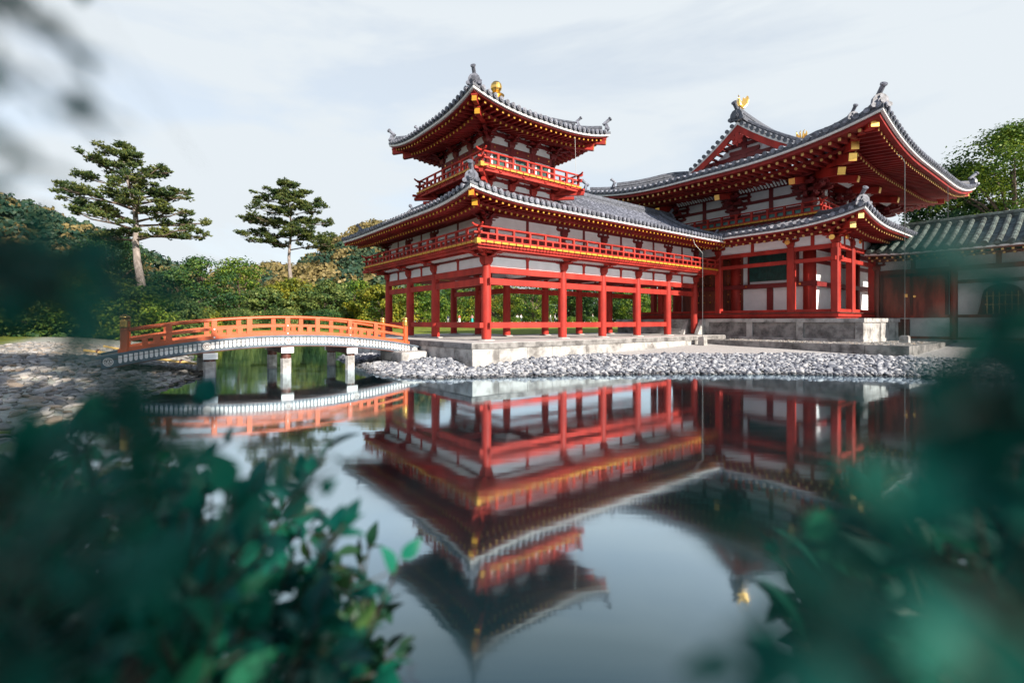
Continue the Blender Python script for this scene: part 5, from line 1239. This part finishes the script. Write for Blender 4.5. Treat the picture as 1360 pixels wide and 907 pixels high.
# ------------------------------------------------------------------ trees and shrubs
def at(x, d): return ((x-680)/635*d, d)
def gz_at(p): return float(ground_h([p])[0])
def tree_parts(root, h, w, lm, bm_, seed, trunk_h=0.3, clumps=70, per=70, leaf=0.16, flat=0.75, tr=None, low=0.25, shape=1.0, rag=0.25):
    """trunk with limbs reaching to leaf clumps spread through an uneven crown"""
    r = np.random.default_rng(seed); rd = random.Random(seed); tr = tr or h*0.028
    top = h*0.80; T = MB(); bend = [Vector((rd.uniform(-.04, .04)*h*k/5, rd.uniform(-.04, .04)*h*k/5, top*k/5)) for k in range(6)]
    bend[0] = Vector((0, 0, -0.2)); T.tube(bend, [tr*1.35]+[tr*(1-0.15*k) for k in range(1, 6)], 9)
    C = []; c0 = h*low
    nl = rd.randint(3, 5); lob = [(rd.uniform(0, 6.28), rd.uniform(0.25, 0.5)*w/2, rd.uniform(0.35, 0.8)) for _ in range(nl)]
    tries = 0
    while len(C) < clumps and tries < 5000:
        tries += 1; f = r.uniform(0, 1); z = c0+(h-c0)*f
        prof_ = (math.sin(math.pi*min(1, (f*0.86+0.10)))**0.75)*shape+(1-shape)*(1-f)
        a = r.uniform(0, 6.28); rr = w/2*prof_*math.sqrt(r.uniform(0.12, 1))*(1+rag*math.sin(a*3+seed)+rag*0.6*math.sin(a*5+z))
        q = np.array([math.cos(a)*rr, math.sin(a)*rr, z])
        C.append(q)
    C = np.array(C); cs = r.uniform(0.09, 0.16, len(C))*w
    for q in C[::max(1, len(C)//16)]:
        zb = max(h*trunk_h*0.8, q[2]-0.32*h-0.1*h*rd.random()); zb = min(zb, top*0.92); k = zb/top*5; i = int(min(4, k)); s0 = bend[i].lerp(bend[i+1], k-i)
        e = Vector(q); m_ = s0.lerp(e, 0.5)+Vector((0, 0, 0.06*h)); T.tube([s0, s0.lerp(m_, 0.5)+Vector((0, 0, .01*h)), m_, e], [tr*0.45, tr*0.34, tr*0.25, tr*0.08], 6)
    T.build('trunk', bm_, root, smooth=True)
    n = len(C)*per; ci = np.repeat(np.arange(len(C)), per)
    d = r.normal(size=(n, 3)); d /= np.linalg.norm(d, axis=1, keepdims=True)
    P = C[ci]+d*(cs[ci]*r.uniform(0.35, 1.05, n))[:, None]*np.array([1, 1, flat*0.7])
    nrm = d*0.8+np.array([0, 0, 0.7])+r.normal(0, 0.45, (n, 3))
    V, F = leafquads(P, nrm, r.uniform(0.7, 1.3, n)*leaf, r, 1.2)
    npmesh('crown', V, F, lm, root)
def new_tree(name, label, cat, p, h, w, lm, seed, bm_='bark', group=None, z=None, **k):
    t = thing(name, label, cat, (p[0], p[1], gz_at(p) if z is None else z), 0, group); tree_parts(t, h, w, M[lm], M[bm_], seed, **k); return t
# row behind the garden, left of the pavilion and seen through it: (x, d, top y, width m, leaves, label)
TREES = [
 (232, 62, 350, 9, 'leafdark', 'dark bluish green tree rising just right of the tall pine with the pale trunk'),
 (268, 68, 331, 10, 'leafdark', 'broad dark green tree between the two tall pines, nearer the big pine'),
 (318, 74, 335, 10, 'leafgreen', 'green tree with a forked pale trunk just left of the smaller distant pine'),
 (352, 60, 372, 6, 'leafolive', 'olive layered garden tree left of the smaller pine, above the bridge'),
 (392, 66, 356, 8, 'leafyellow', 'bright yellow-green tree standing at the foot of the smaller pine'),
 (432, 62, 360, 8, 'leafolive', 'olive green spreading tree above the middle of the bridge'),
 (470, 68, 362, 9, 'leafgreen', 'green tree left of the pavilion beneath the low eave tip'),
 (508, 60, 368, 8, 'leafyellow', 'yellowish tree partly hidden by the leftmost pavilion column'),
 (555, 70, 374, 8, 'leafgreen', 'weeping light green tree seen between the left columns of the pavilion'),
 (600, 92, 356, 11, 'leafgreen', 'green tree seen through the pavilion between the end face columns'),
 (655, 96, 360, 11, 'leafyellow', 'bright leaved tree seen just right of the pavilion corner column'),
 (708, 92, 358, 11, 'leafgreen', 'green tree seen in the wide front bay of the pavilion'),
 (755, 96, 362, 10, 'leafdark', 'dark tree seen behind the second front column of the pavilion'),
 (800, 92, 364, 10, 'leafdark', 'shadowy tree seen behind the third front column of the pavilion'),
 (845, 90, 366, 9, 'leafgreen', 'mottled green tree seen behind the fourth front column of the pavilion'),
 (890, 92, 364, 9, 'leafgreen', 'green tree seen behind the fifth front column beside the hall steps'),
]
for i, (x, d, ty, w_, lm, lab) in enumerate(TREES):
    p_ = at(x, d); g = gz_at(p_); h = ((427.3-ty)/635*d+CZ-g)*(0.80 if 330 < x < 520 else 0.88)
    new_tree('broadleaf_tree', lab, 'tree', p_, h, w_*1.15, lm, 100+i, trunk_h=0.22, clumps=85, per=75, leaf=0.17, low=0.08 if x < 540 else 0.03, shape=0.85, group='trees along the far edge of the garden')
# big dense garden trees on the left bank
LEFT = [
 (18, 44, 292, 13, 'leafdark', 'large dark tree at the far left edge below the hill'),
 (95, 40, 318, 9, 'leafolive', 'greyish green rounded tree left of the pale pine trunk'),
 (148, 52, 272, 9, 'leafdark', 'dark spreading tree tucked behind the tall pine on its left'),
 (150, 34, 352, 8, 'leafgreen', 'low broad green tree in front of the tall pine trunk'),
 (55, 32, 358, 8, 'leafdark', 'shaded dense shrub at the left edge above the grass'),
 (228, 40, 376, 6, 'leafolive', 'rounded olive shrub right of the tall pine trunk, above the bridge railing'),
]
for i, (x, d, ty, w_, lm, lab) in enumerate(LEFT):
    p_ = at(x, d); g = gz_at(p_); h = ((427.3-ty)/635*d+CZ-g)*0.76
    new_tree('garden_tree', lab, 'tree', p_, h, w_, lm, 300+i, trunk_h=0.15, clumps=130, per=110, leaf=0.11, low=0.06, shape=0.8, group='garden trees on the left bank')
# large broadleaf trees behind the tail corridor
RIGHT = [(1345, 46, 176, 15, 'leafgreen', 'huge sunlit green tree towering over the tail corridor roof at the right edge', 4),
         (1272, 52, 228, 11, 'leafdark', 'dark leafy tree just beyond the right tip of the great eave', 5),
         (1222, 75, 296, 8, 'leafyellow', 'small bright green tree glimpsed under the right end of the great eave', 6)]
for x, d, ty, w_, lm, lab, sd_ in RIGHT:
    p_ = at(x, d); g = gz_at(p_); h = (427.3-ty)/635*d+CZ-g
    new_tree('broadleaf_tree', lab, 'tree', p_, h, w_, lm, 400+sd_, trunk_h=0.3, clumps=190, per=170, leaf=0.13, low=0.25)
# pines
def pine(label, p, h, w, seed, lean, bm_, tr, limbs, first):
    t = thing('pine_tree', label, 'pine', (p[0], p[1], gz_at(p))); r = np.random.default_rng(seed); rd = random.Random(seed)
    T = MB(); n = 10; sp = [Vector((lean*h*(k/n)**1.5+0.012*h*math.sin(k*1.3+seed), 0.01*h*math.cos(k*1.1), h*0.96*k/n)) for k in range(n+1)]; sp[0].z = -0.3
    T.tube(sp, [tr*(1.2 if k == 0 else 1-0.085*k) for k in range(n+1)], 12); T.build('trunk', M[bm_], t, smooth=True)
    Lb = MB(); pads = []
    for (f, ang, ln_, rise) in limbs:
        k = f*n; i = int(min(n-1, k)); s0 = sp[i].lerp(sp[i+1], k-i); d = Vector((math.cos(ang), math.sin(ang), 0)); L_ = ln_*w/2
        pts = [s0, s0+d*L_*0.35+Vector((0, 0, rise*L_*0.35+0.02*L_)), s0+d*L_*0.7+Vector((0, 0, rise*L_*0.6)), s0+d*L_+Vector((0, 0, rise*L_+0.06*L_))]
        r0 = tr*(0.42-0.25*f); Lb.tube(pts, [r0, r0*0.7, r0*0.45, r0*0.15], 7)
        sd = Vector((-d.y, d.x, 0))
        for j in range(int(4+L_*1.5)):
            g_ = rd.uniform(0.28, 1.05); c = s0.lerp(pts[3], g_); c.z = s0.z+rise*L_*g_+0.03*L_
            off = rd.uniform(-1, 1)*(0.42*(1.15-abs(g_-0.6)))*L_*0.8
            q = c+sd*off+Vector((0, 0, rd.uniform(-0.02, 0.10)*L_)); Lb.tube([s0.lerp(pts[3], max(0.15, g_-0.25)) if g_ > .5 else c, (c+q)/2+Vector((0, 0, -0.03)), q], [r0*0.28, r0*0.2, r0*0.08], 5)
            pads.append((q, rd.uniform(0.038, 0.066)*w))
    for j in range(9):
        a = rd.uniform(0, 6.28); pads.append((sp[-1]+Vector((math.cos(a)*0.10*w*rd.random(), math.sin(a)*0.10*w*rd.random(), rd.uniform(-0.06, 0.035)*h)), 0.06*w))
    Lb.build('limbs', M['bark'], t, smooth=True)
    cen = []; nr = []
    for q, s in pads:
        k = 22; d = r.normal(size=(k, 3)); d /= np.linalg.norm(d, axis=1, keepdims=True); d[:, 2] *= 0.5
        cen.append(np.array(q)+d*s*r.uniform(0.3, 1, (k, 1)))
    cen = np.concatenate(cen); nb = 9; m_ = len(cen)*nb; ci = np.repeat(np.arange(len(cen)), nb)
    dr = r.normal(size=(m_, 3)); dr[:, 2] = np.abs(dr[:, 2])*0.9+0.15; dr /= np.linalg.norm(dr, axis=1, keepdims=True)
    sd = np.cross(dr, r.normal(size=(m_, 3))); sd /= np.linalg.norm(sd, axis=1, keepdims=True); ln_ = w*0.018*r.uniform(0.7, 1.3, (m_, 1)); wd = w*0.0042
    V = np.stack([cen[ci]-sd*wd, cen[ci]+sd*wd, cen[ci]+dr*ln_+sd*wd*0.4, cen[ci]+dr*ln_-sd*wd*0.4], 1).reshape(-1, 3)
    npmesh('crown', V, np.arange(m_*4).reshape(m_, 4), M['pinegreen'], t); return t
lr = random.Random(5)
def mk_limbs(n, f0, seed, spread):
    q = random.Random(seed); o = []
    for i in range(n):
        f = f0+(0.97-f0)*(i/(n-1))**0.9; a = i*2.4+q.uniform(-.4, .4); ln_ = spread(f)*q.uniform(0.75, 1.05); o.append((f, a, ln_, q.uniform(0.05, 0.22)+0.25*max(0, f-0.7)))
    return o
L1 = mk_limbs(22, 0.52, 3, lambda f: 0.92-0.95*max(0, f-0.72)/0.28*0.62)
L1 += [(0.54, 0.05, 1.15, -0.05), (0.62, 3.3, 1.12, 0.30), (0.68, 3.0, 1.05, 0.30), (0.52, 2.9, 0.85, 0.05), (0.62, -0.15, 0.9, 0.12), (0.74, 0.2, 0.75, 0.16)]
pine('tall pine with a thick pale trunk and a wide layered crown above the left bank', at(191, 41), 16.6, 10.4, 11, -0.10, 'barkpale', 0.42, L1, 0.5)
L2 = mk_limbs(24, 0.55, 8, lambda f: 0.95-0.95*max(0, f-0.75)/0.25*0.55)
L2 += [(0.58, 3.2, 1.05, 0.12), (0.62, 0.0, 1.0, 0.0), (0.70, 3.1, 0.95, 0.14)]
pine('smaller distant pine with a flat-topped crown standing before the tan hill', at(386, 78), 23.2, 15.0, 17, -0.01, 'barkpale', 0.40, L2, 0.55)
# clipped hedges and round shrubs
def bush(name, lab, cat, p, sx, sy, h, lm, seed, group=None, rot=0.0, n=2600, leaf=0.07):
    t = thing(name, lab, cat, (p[0], p[1], gz_at(p)), rot, group); r = np.random.default_rng(seed)
    d = r.normal(size=(n, 3)); d /= np.linalg.norm(d, axis=1, keepdims=True); d[:, 2] = np.abs(d[:, 2])
    sq = 1/np.maximum.reduce([np.abs(d[:, 0])**1.0, np.abs(d[:, 1]), np.abs(d[:, 2])])*0.45+0.55
    P = d*sq[:, None]*np.array([sx/2, sy/2, h])*r.uniform(0.7, 1.03, (n, 1))*(1+0.08*np.sin(d[:, :1]*9+seed)*np.cos(d[:, 1:2]*8))
    V, F = leafquads(P, d+r.normal(0, 0.5, d.shape), r.uniform(0.7, 1.3, n)*leaf, r, 1.2); cr = npmesh('leaves', V, F, M[lm], t)
    m_ = MB(); m_.lathe([(0.10, -0.1), (0.07, h*0.5), (0.03, h*0.8)], n=8); m_.build('stem', M['twig'], t); return t
for x, d, s, lm, lab, sd_ in ((262, 50, 5.2, 'leafyellow', 'yellow-green clipped hedge behind the left half of the bridge', 1), (318, 52, 4.6, 'leafolive', 'olive clipped hedge with russet patches behind the bridge, right of the yellow one', 2), (375, 54, 5.0, 'leafolive', 'low greyish spreading shrub behind the crown of the bridge', 3), (430, 54, 4.5, 'leafdark', 'dark low shrub behind the right half of the bridge', 4)):
    bush('clipped_hedge', lab, 'hedge', at(x, d), s, 2.2, 2.3, lm, sd_, group='hedges behind the bridge', n=5200, leaf=0.085)
for x, d, lab, sd_ in ((487, 80, 'round clipped shrub on the lawn beside the walkers left of the pavilion', 11), (653, 82, 'small round clipped shrub seen just right of the pavilion corner column', 12), (684, 82, 'round clipped shrub seen beside the man in white in the front bay', 13), (758, 82, 'round clipped shrub seen left of the third front column', 14), (786, 80, 'wider round clipped shrub seen between the third and fourth front columns', 15)):
    bush('round_shrub', lab, 'shrub', at(x, d), 2.2, 2.0, 1.25, 'leafgreen', sd_, group='round clipped shrubs on the lawn', n=1500, leaf=0.07)
# low row of white stakes along the far path
fe = thing('stake_fence', 'low row of white stakes and rope along the far edge of the lawn', 'fence', (0, 79, gz_at((0, 79))))
for k in range(60):
    x = -26+k*1.0
    if k == 0:
        m_ = MB(); m_.lathe([(0.04, -0.1), (0.04, 0.45), (0.02, 0.5)], n=8); st0 = m_.build('stake', M['whitewood'], fe, loc=(x, 0, 0))
    else: dup(st0, fe, (x, 0.15*math.sin(k*1.7), 0))
m_ = MB(); m_.tube([(-26, 0, 0.40), (33, 0, 0.40)], 0.015, 5); m_.build('rope', M['bamboo'], fe)

# ------------------------------------------------------------------ people on the far path
M['skin'] = mat('skin', (0.55, 0.33, 0.24), 0.6, 0.03); M['hair'] = mat('dark_hair', (0.02, 0.016, 0.014), 0.6, 0.1)
for nme, c in (('white_cloth', (0.75, 0.75, 0.76)), ('navy_cloth', (0.03, 0.04, 0.09)), ('black_cloth', (0.02, 0.02, 0.024)), ('red_cloth', (0.55, 0.10, 0.05)), ('turquoise_cloth', (0.03, 0.42, 0.40)), ('pink_cloth', (0.65, 0.33, 0.32)), ('grey_cloth', (0.30, 0.31, 0.33))): M[nme] = mat(nme, c, 0.85, 0.06)
def body(pose):
    """continuous skinned figure facing -y; pose = stride and arm bend"""
    st_, ab = pose
    J = {'pel': (0, 0, 0.93), 'wai': (0, 0, 1.08), 'che': (0, 0, 1.30), 'nek': (0, 0, 1.46), 'hd0': (0, -0.01, 1.54), 'hd1': (0, -0.015, 1.63), 'hd2': (0, 0, 1.70)}
    Rr = {'pel': .135, 'wai': .115, 'che': .14, 'nek': .05, 'hd0': .07, 'hd1': .085, 'hd2': .06}
    E = [('pel', 'wai'), ('wai', 'che'), ('che', 'nek'), ('nek', 'hd0'), ('hd0', 'hd1'), ('hd1', 'hd2')]
    for s, n in ((-1, 'l'), (1, 'r')):
        y = s*st_
        J.update({'hip'+n: (s*.09, 0, .86), 'kne'+n: (s*.10, -y*.5-.02, .48), 'ank'+n: (s*.10, -y+.03, .08), 'toe'+n: (s*.115, -y-.13, .035),
                  'sho'+n: (s*.18, 0, 1.39), 'elb'+n: (s*.245, y*.5+.02, 1.12), 'wri'+n: (s*.235-s*ab*.12, y*.7-.10-ab*.16, .90+ab*.22), 'han'+n: (s*.225-s*ab*.16, y*.7-.14-ab*.2, .82+ab*.24)})
        Rr.update({'hip'+n: .095, 'kne'+n: .058, 'ank'+n: .04, 'toe'+n: .032, 'sho'+n: .062, 'elb'+n: .043, 'wri'+n: .03, 'han'+n: .035})
        E += [('pel', 'hip'+n), ('hip'+n, 'kne'+n), ('kne'+n, 'ank'+n), ('ank'+n, 'toe'+n), ('che', 'sho'+n), ('sho'+n, 'elb'+n), ('elb'+n, 'wri'+n), ('wri'+n, 'han'+n)]
    ks = list(J); me = bpy.data.meshes.new('figure'); me.from_pydata([J[k] for k in ks], [(ks.index(a_), ks.index(b2)) for a_, b2 in E], [])
    o = bpy.data.objects.new('figure', me); COL.objects.link(o); sk = o.modifiers.new('skin', 'SKIN'); sk.use_smooth_shade = True
    for i, k in enumerate(ks): me.skin_vertices[0].data[i].radius = (Rr[k], Rr[k]*(0.72 if k in ('pel', 'wai', 'che') else 1)); me.skin_vertices[0].data[i].use_root = (k == 'pel')
    ss = o.modifiers.new('sub', 'SUBSURF'); ss.levels = 2; ss.render_levels = 2
    dg = bpy.context.evaluated_depsgraph_get(); dg.update(); m2 = bpy.data.meshes.new_from_object(o.evaluated_get(dg)); bpy.data.objects.remove(o); return m2
POSES = [body((0.0, 0.0)), body((0.20, 0.3)), body((0.04, 1.0))]
def person(lab, x, d, rot, pose, top, low, skirt=False, h=1.0):
    p_ = at(x, d); t = thing('person', lab, 'person', (p_[0], p_[1], gz_at(p_)+0.0), rot, 'people on the far path'); t.scale = (h, h, h)
    me = POSES[pose].copy(); me.materials.clear(); o = link('body', me, [M['skin'], M[top], M[low], M['black_cloth']], t, True)
    for f in me.polygons:
        c = f.center; z = c.z; ax = abs(c.x)
        f.material_index = 3 if z < 0.07 else (2 if z < 0.97 and ax < 0.2 else (1 if z < 1.43 and (ax < 0.24 or z > 1.12) else 0))
    m_ = MB(); m_.lathe([(0.085, -0.08), (0.102, -0.02), (0.10, 0.05), (0.07, 0.095), (0.01, 0.115)], (0, 0.018, 1.65), 14); m_.build('hair', M['hair'], t, smooth=True)
    m_ = MB(); m_.prism([(-.012, 0), (.012, 0), (0, .05)], (0, -0.105, 1.60), (1, 0, 0), (0, 0, 1), (0, 1, 0), 0.03); m_.build('nose', M['skin'], t)
    if skirt: m_ = MB(); m_.lathe([(0.13, 1.06), (0.17, 0.95), (0.22, 0.55), (0.24, 0.16), (0.20, 0.15)], n=18); m_.build('skirt', M[low], t, smooth=True)
person('person in dark navy clothes standing on the far path, left of the inner column', 595, 87, 0.4, 0, 'navy_cloth', 'grey_cloth')
person('person in a long white skirt and orange red top behind the pavilion', 610, 86, 0.1, 2, 'red_cloth', 'white_cloth', True)
person('person in a long turquoise skirt and pink top behind the pavilion', 627, 86, -0.3, 2, 'pink_cloth', 'turquoise_cloth', True)
person('person in white shirt and black trousers, left of the pair in the wide front bay', 687, 88, 0.2, 1, 'white_cloth', 'black_cloth')
person('person in white shirt and navy trousers, right of the pair in the wide front bay', 692, 87, 0.9, 2, 'white_cloth', 'navy_cloth', h=1.03)
person('person in white top and grey trousers, left of the pair near the second column', 731, 88, 1.2, 1, 'white_cloth', 'grey_cloth')
person('person in pale top and black trousers, right of the pair near the second column', 737, 87, 1.3, 1, 'white_cloth', 'black_cloth', h=.97)
person('person in white seen between the third and fourth front columns of the pavilion', 787, 86, 1.5, 1, 'white_cloth', 'grey_cloth')
person('leftmost person in white shirt walking above the right half of the bridge', 468, 84, 1.4, 1, 'white_cloth', 'black_cloth')
person('person in grey clothes walking second from left above the right end of the bridge', 479, 85, 1.5, 1, 'grey_cloth', 'white_cloth')
person('person in dark top and grey trousers beside the round shrub left of the pavilion', 494, 84, 1.6, 1, 'navy_cloth', 'grey_cloth')
person('person in a pink white top nearest the leftmost pavilion column', 506, 80, 1.2, 0, 'white_cloth', 'navy_cloth', h=1.08)

# ------------------------------------------------------------------ shrubs and branches close to the camera, and an unseen tree added behind it for shade
def leaf_template(n=6):
    V = []; 
    for i in range(n+1):
        f = i/n; w_ = 0.30*math.sin(math.pi*f**0.8)**0.85*(1-0.15*f) if 0 < i < n else 0.004
        V += [(-w_, f, 0.06*math.sin(math.pi*f)+0.10*w_-0.12*f*f), (0, f, 0.06*math.sin(math.pi*f)-0.03-0.12*f*f), (w_, f, 0.06*math.sin(math.pi*f)+0.10*w_-0.12*f*f)]
    F = []
    for i in range(n):
        a_ = 3*i; F += [(a_, a_+1, a_+4, a_+3), (a_+1, a_+2, a_+5, a_+4)]
    return np.array(V), np.array(F)
LV, LF = leaf_template()
def leaves_mesh(name, pos, dirs, ups, size, m, parent):
    n = len(pos); d = dirs/np.linalg.norm(dirs, axis=1, keepdims=True); s = np.cross(d, ups); s /= np.linalg.norm(s, axis=1, keepdims=True)+1e-9; u_ = np.cross(s, d)
    V = pos[:, None]+(s[:, None]*LV[None, :, :1]+d[:, None]*LV[None, :, 1:2]+u_[:, None]*LV[None, :, 2:3])*size[:, None, None]
    F = (LF[None]+(np.arange(n)*len(LV))[:, None, None]).reshape(-1, 4)
    return npmesh(name, V.reshape(-1, 3), F, m, parent, smooth=True)
def spray(name, label, root, tips, lm, seed, leaf=0.06, gap=0.03, stem=0.006, droop=0.15, cat='shrub', side=0.7, z=None):
    """woody stems from the root to each tip, side twigs, and leaves alternately along all of them"""
    r = np.random.default_rng(seed); root = np.array(root, float); t = thing(name, label, cat, tuple(root)); S = MB(); P = []; D = []
    for tip in tips:
        tip = np.array(tip, float)-root; L_ = np.linalg.norm(tip)
        mid = tip*0.5+np.array([0, 0, 0.10*L_])+r.normal(0, 0.05*L_, 3); pts = []
        for i in range(13):
            f = i/12; q = 2*f*(1-f)*mid+f*f*tip+np.array([0, 0, 0]); pts.append(q)
        S.tube([Vector(q) for q in pts], [stem*(1.2-0.95*i/12) for i in range(13)], 6)
        pts = np.array(pts); f0 = max(0.15, 1-0.9/max(L_, .01)) if L_ > 1 else 0.25
        k = int(L_*(1-f0)/gap); 
        for j in range(k):
            f = f0+(1-f0)*(j+r.uniform(0, 1))/k; i = min(11, int(f*12)); q = pts[i]+(pts[i+1]-pts[i])*(f*12-i); tg = pts[i+1]-pts[i]; tg /= np.linalg.norm(tg)
            sd = np.cross(tg, [0, 0, 1])*(1 if j % 2 else -1)+r.normal(0, 0.35, 3); dd_ = tg*0.5+sd*0.8-np.array([0, 0, droop])
            P.append(q); D.append(dd_)
            if r.random() < side*0.35:      # side twig with a few leaves
                e = q+dd_/np.linalg.norm(dd_)*leaf*r.uniform(1.2, 2.8); S.tube([Vector(q), Vector(e)], [stem*0.35, stem*0.2], 4)
                for m_ in range(4): P.append(q+(e-q)*r.uniform(0.4, 1)); D.append(dd_+r.normal(0, 0.7, 3))
    P = np.array(P); D = np.array(D); n = len(P)
    ups = np.tile([0, 0, 1.0], (n, 1))+r.normal(0, 0.45, (n, 3))
    leaves_mesh('leaves', P, D, ups, leaf*r.uniform(0.6, 1.25, n), M[lm], t); S.build('stems', M['twig'], t, smooth=True); return t
def cone_tips(n, seed, poly, dr, n_out=0.0):
    """points in the volume a plant fills: bounded by view directions from the path and by a distance range"""
    r = np.random.default_rng(seed); xs_ = [q[0] for q in poly]; ys_ = [q[1] for q in poly]; out = []
    while len(out) < n:
        x, y = r.uniform(min(xs_), max(xs_)), r.uniform(min(ys_), max(ys_))
        if sdist([(x, y)], poly)[0] > n_out:
            d = r.uniform(*dr); out.append(((x-680)/635*d, d, CZ-(y-427)/635*d))
    return out
FG = 'leafy branches in front of the camera'
spray('foreground_shrub', 'big glossy dark teal shrub filling the lower left corner beside the water', (-0.55, 0.42, 0.35), cone_tips(120, 1, [(-60, 580), (120, 585), (250, 600), (380, 620), (455, 680), (485, 750), (475, 950), (-60, 950)], (0.45, 1.05)), 'foreleaf', 51, leaf=0.052, gap=0.024)
spray('foreground_shrub', 'leafy shoots with separate rounded green leaves beside the lower left shrub', (-0.22, 0.80, 0.35), cone_tips(14, 2, [(400, 690), (470, 660), (500, 740), (495, 860), (470, 930), (400, 930)], (0.72, 0.95)), 'leafgreenfore', 52, leaf=0.046, gap=0.03)
spray('foreground_branch', 'blurred leafy branch sweeping across the water below the bridge', (-0.40, 0.08, 1.25), cone_tips(20, 3, [(-80, 505), (60, 512), (170, 550), (250, 590), (220, 700), (150, 820), (-80, 940)], (0.11, 0.24)), 'foreveil', 53, leaf=0.024, gap=0.016, cat='branch', stem=0.0025)
spray('foreground_branch', 'single twig of dark leaves over the water beside the lower left shrub', (-0.45, 0.45, 1.25), [((x-680)/635*d, d, CZ-(y-427)/635*d) for x, y, d in ((500, 590, 0.5), (450, 600, 0.5), (400, 575, 0.5), (440, 640, 0.5))], 'foreveil', 54, leaf=0.04, gap=0.05, cat='branch', side=0.1, stem=0.003)
spray('foreground_branch', 'blurred dark branch crossing the left bank trees and the bridge end', (-0.40, 0.19, 1.765), cone_tips(30, 4, [(20, 300), (90, 318), (170, 358), (260, 390), (330, 425), (290, 442), (180, 442), (30, 430)], (0.13, 0.22)), 'foreveil', 55, leaf=0.0135, gap=0.012, cat='branch', stem=0.0018)
spray('foreground_branch', 'dark blurred leaves streaking into the sky at the top left corner', (-0.30, 0.17, 1.86), [((x-680)/635*d, d, CZ-(y-427)/635*d) for x, y, d in ((60, 5, 0.17), (150, 85, 0.17), (110, 165, 0.17), (160, 170, 0.18), (60, 235, 0.17), (30, 250, 0.17), (90, 40, 0.18), (40, 130, 0.17))], 'foreveil', 56, leaf=0.0135, gap=0.008, cat='branch', side=0.0, droop=0.25, stem=0.0006)
spray('foreground_branch', 'lone dark blurred leaf cluster against the sky right of the tall pine', (-0.55, 0.2, 2.25), [((x-680)/635*d, d, CZ-(y-427)/635*d) for x, y, d in ((272, 225, 0.30), (255, 205, 0.30))], 'foreveil', 60, leaf=0.02, gap=0.16, cat='branch', side=0.0, droop=0.4, stem=0.0004)
spray('foreground_shrub', 'dense deep green shrub filling the lower right corner beside the water', (0.75, 0.45, 0.35), cone_tips(84, 5, [(1400, 590), (1250, 620), (1160, 680), (1090, 740), (1060, 800), (1060, 950), (1400, 950)], (0.36, 0.9)), 'foreshrub', 57, leaf=0.05, gap=0.026)
spray('foreground_branch', 'blurred green branch veiling the water in the lower right corner', (0.36, 0.07, 1.35), cone_tips(25, 7, [(1400, 500), (1250, 545), (1150, 600), (1060, 690), (990, 770), (960, 950), (1400, 950)], (0.10, 0.22)), 'foreveil', 59, leaf=0.024, gap=0.016, cat='branch', stem=0.0025)
spray('foreground_branch', 'blurred green branch veiling the tail corridor wall', (0.34, 0.06, 1.62), cone_tips(48, 6, [(1400, 335), (1310, 360), (1250, 400), (1225, 450), (1215, 510), (1200, 560), (1400, 600)], (0.12, 0.22)), 'foreveil', 58, leaf=0.02, gap=0.018, cat='branch', stem=0.002)
# unseen tree added behind the camera to cast dappled shade on the near bank
new_tree('added_shade_tree', 'broad unseen tree added on the near bank behind the viewer for its shade', 'tree', (3.4, -4.6), 13.0, 10.5, 'leafdark', 900, z=0.3, clumps=80, per=65, leaf=0.24, low=0.45, trunk_h=0.3)
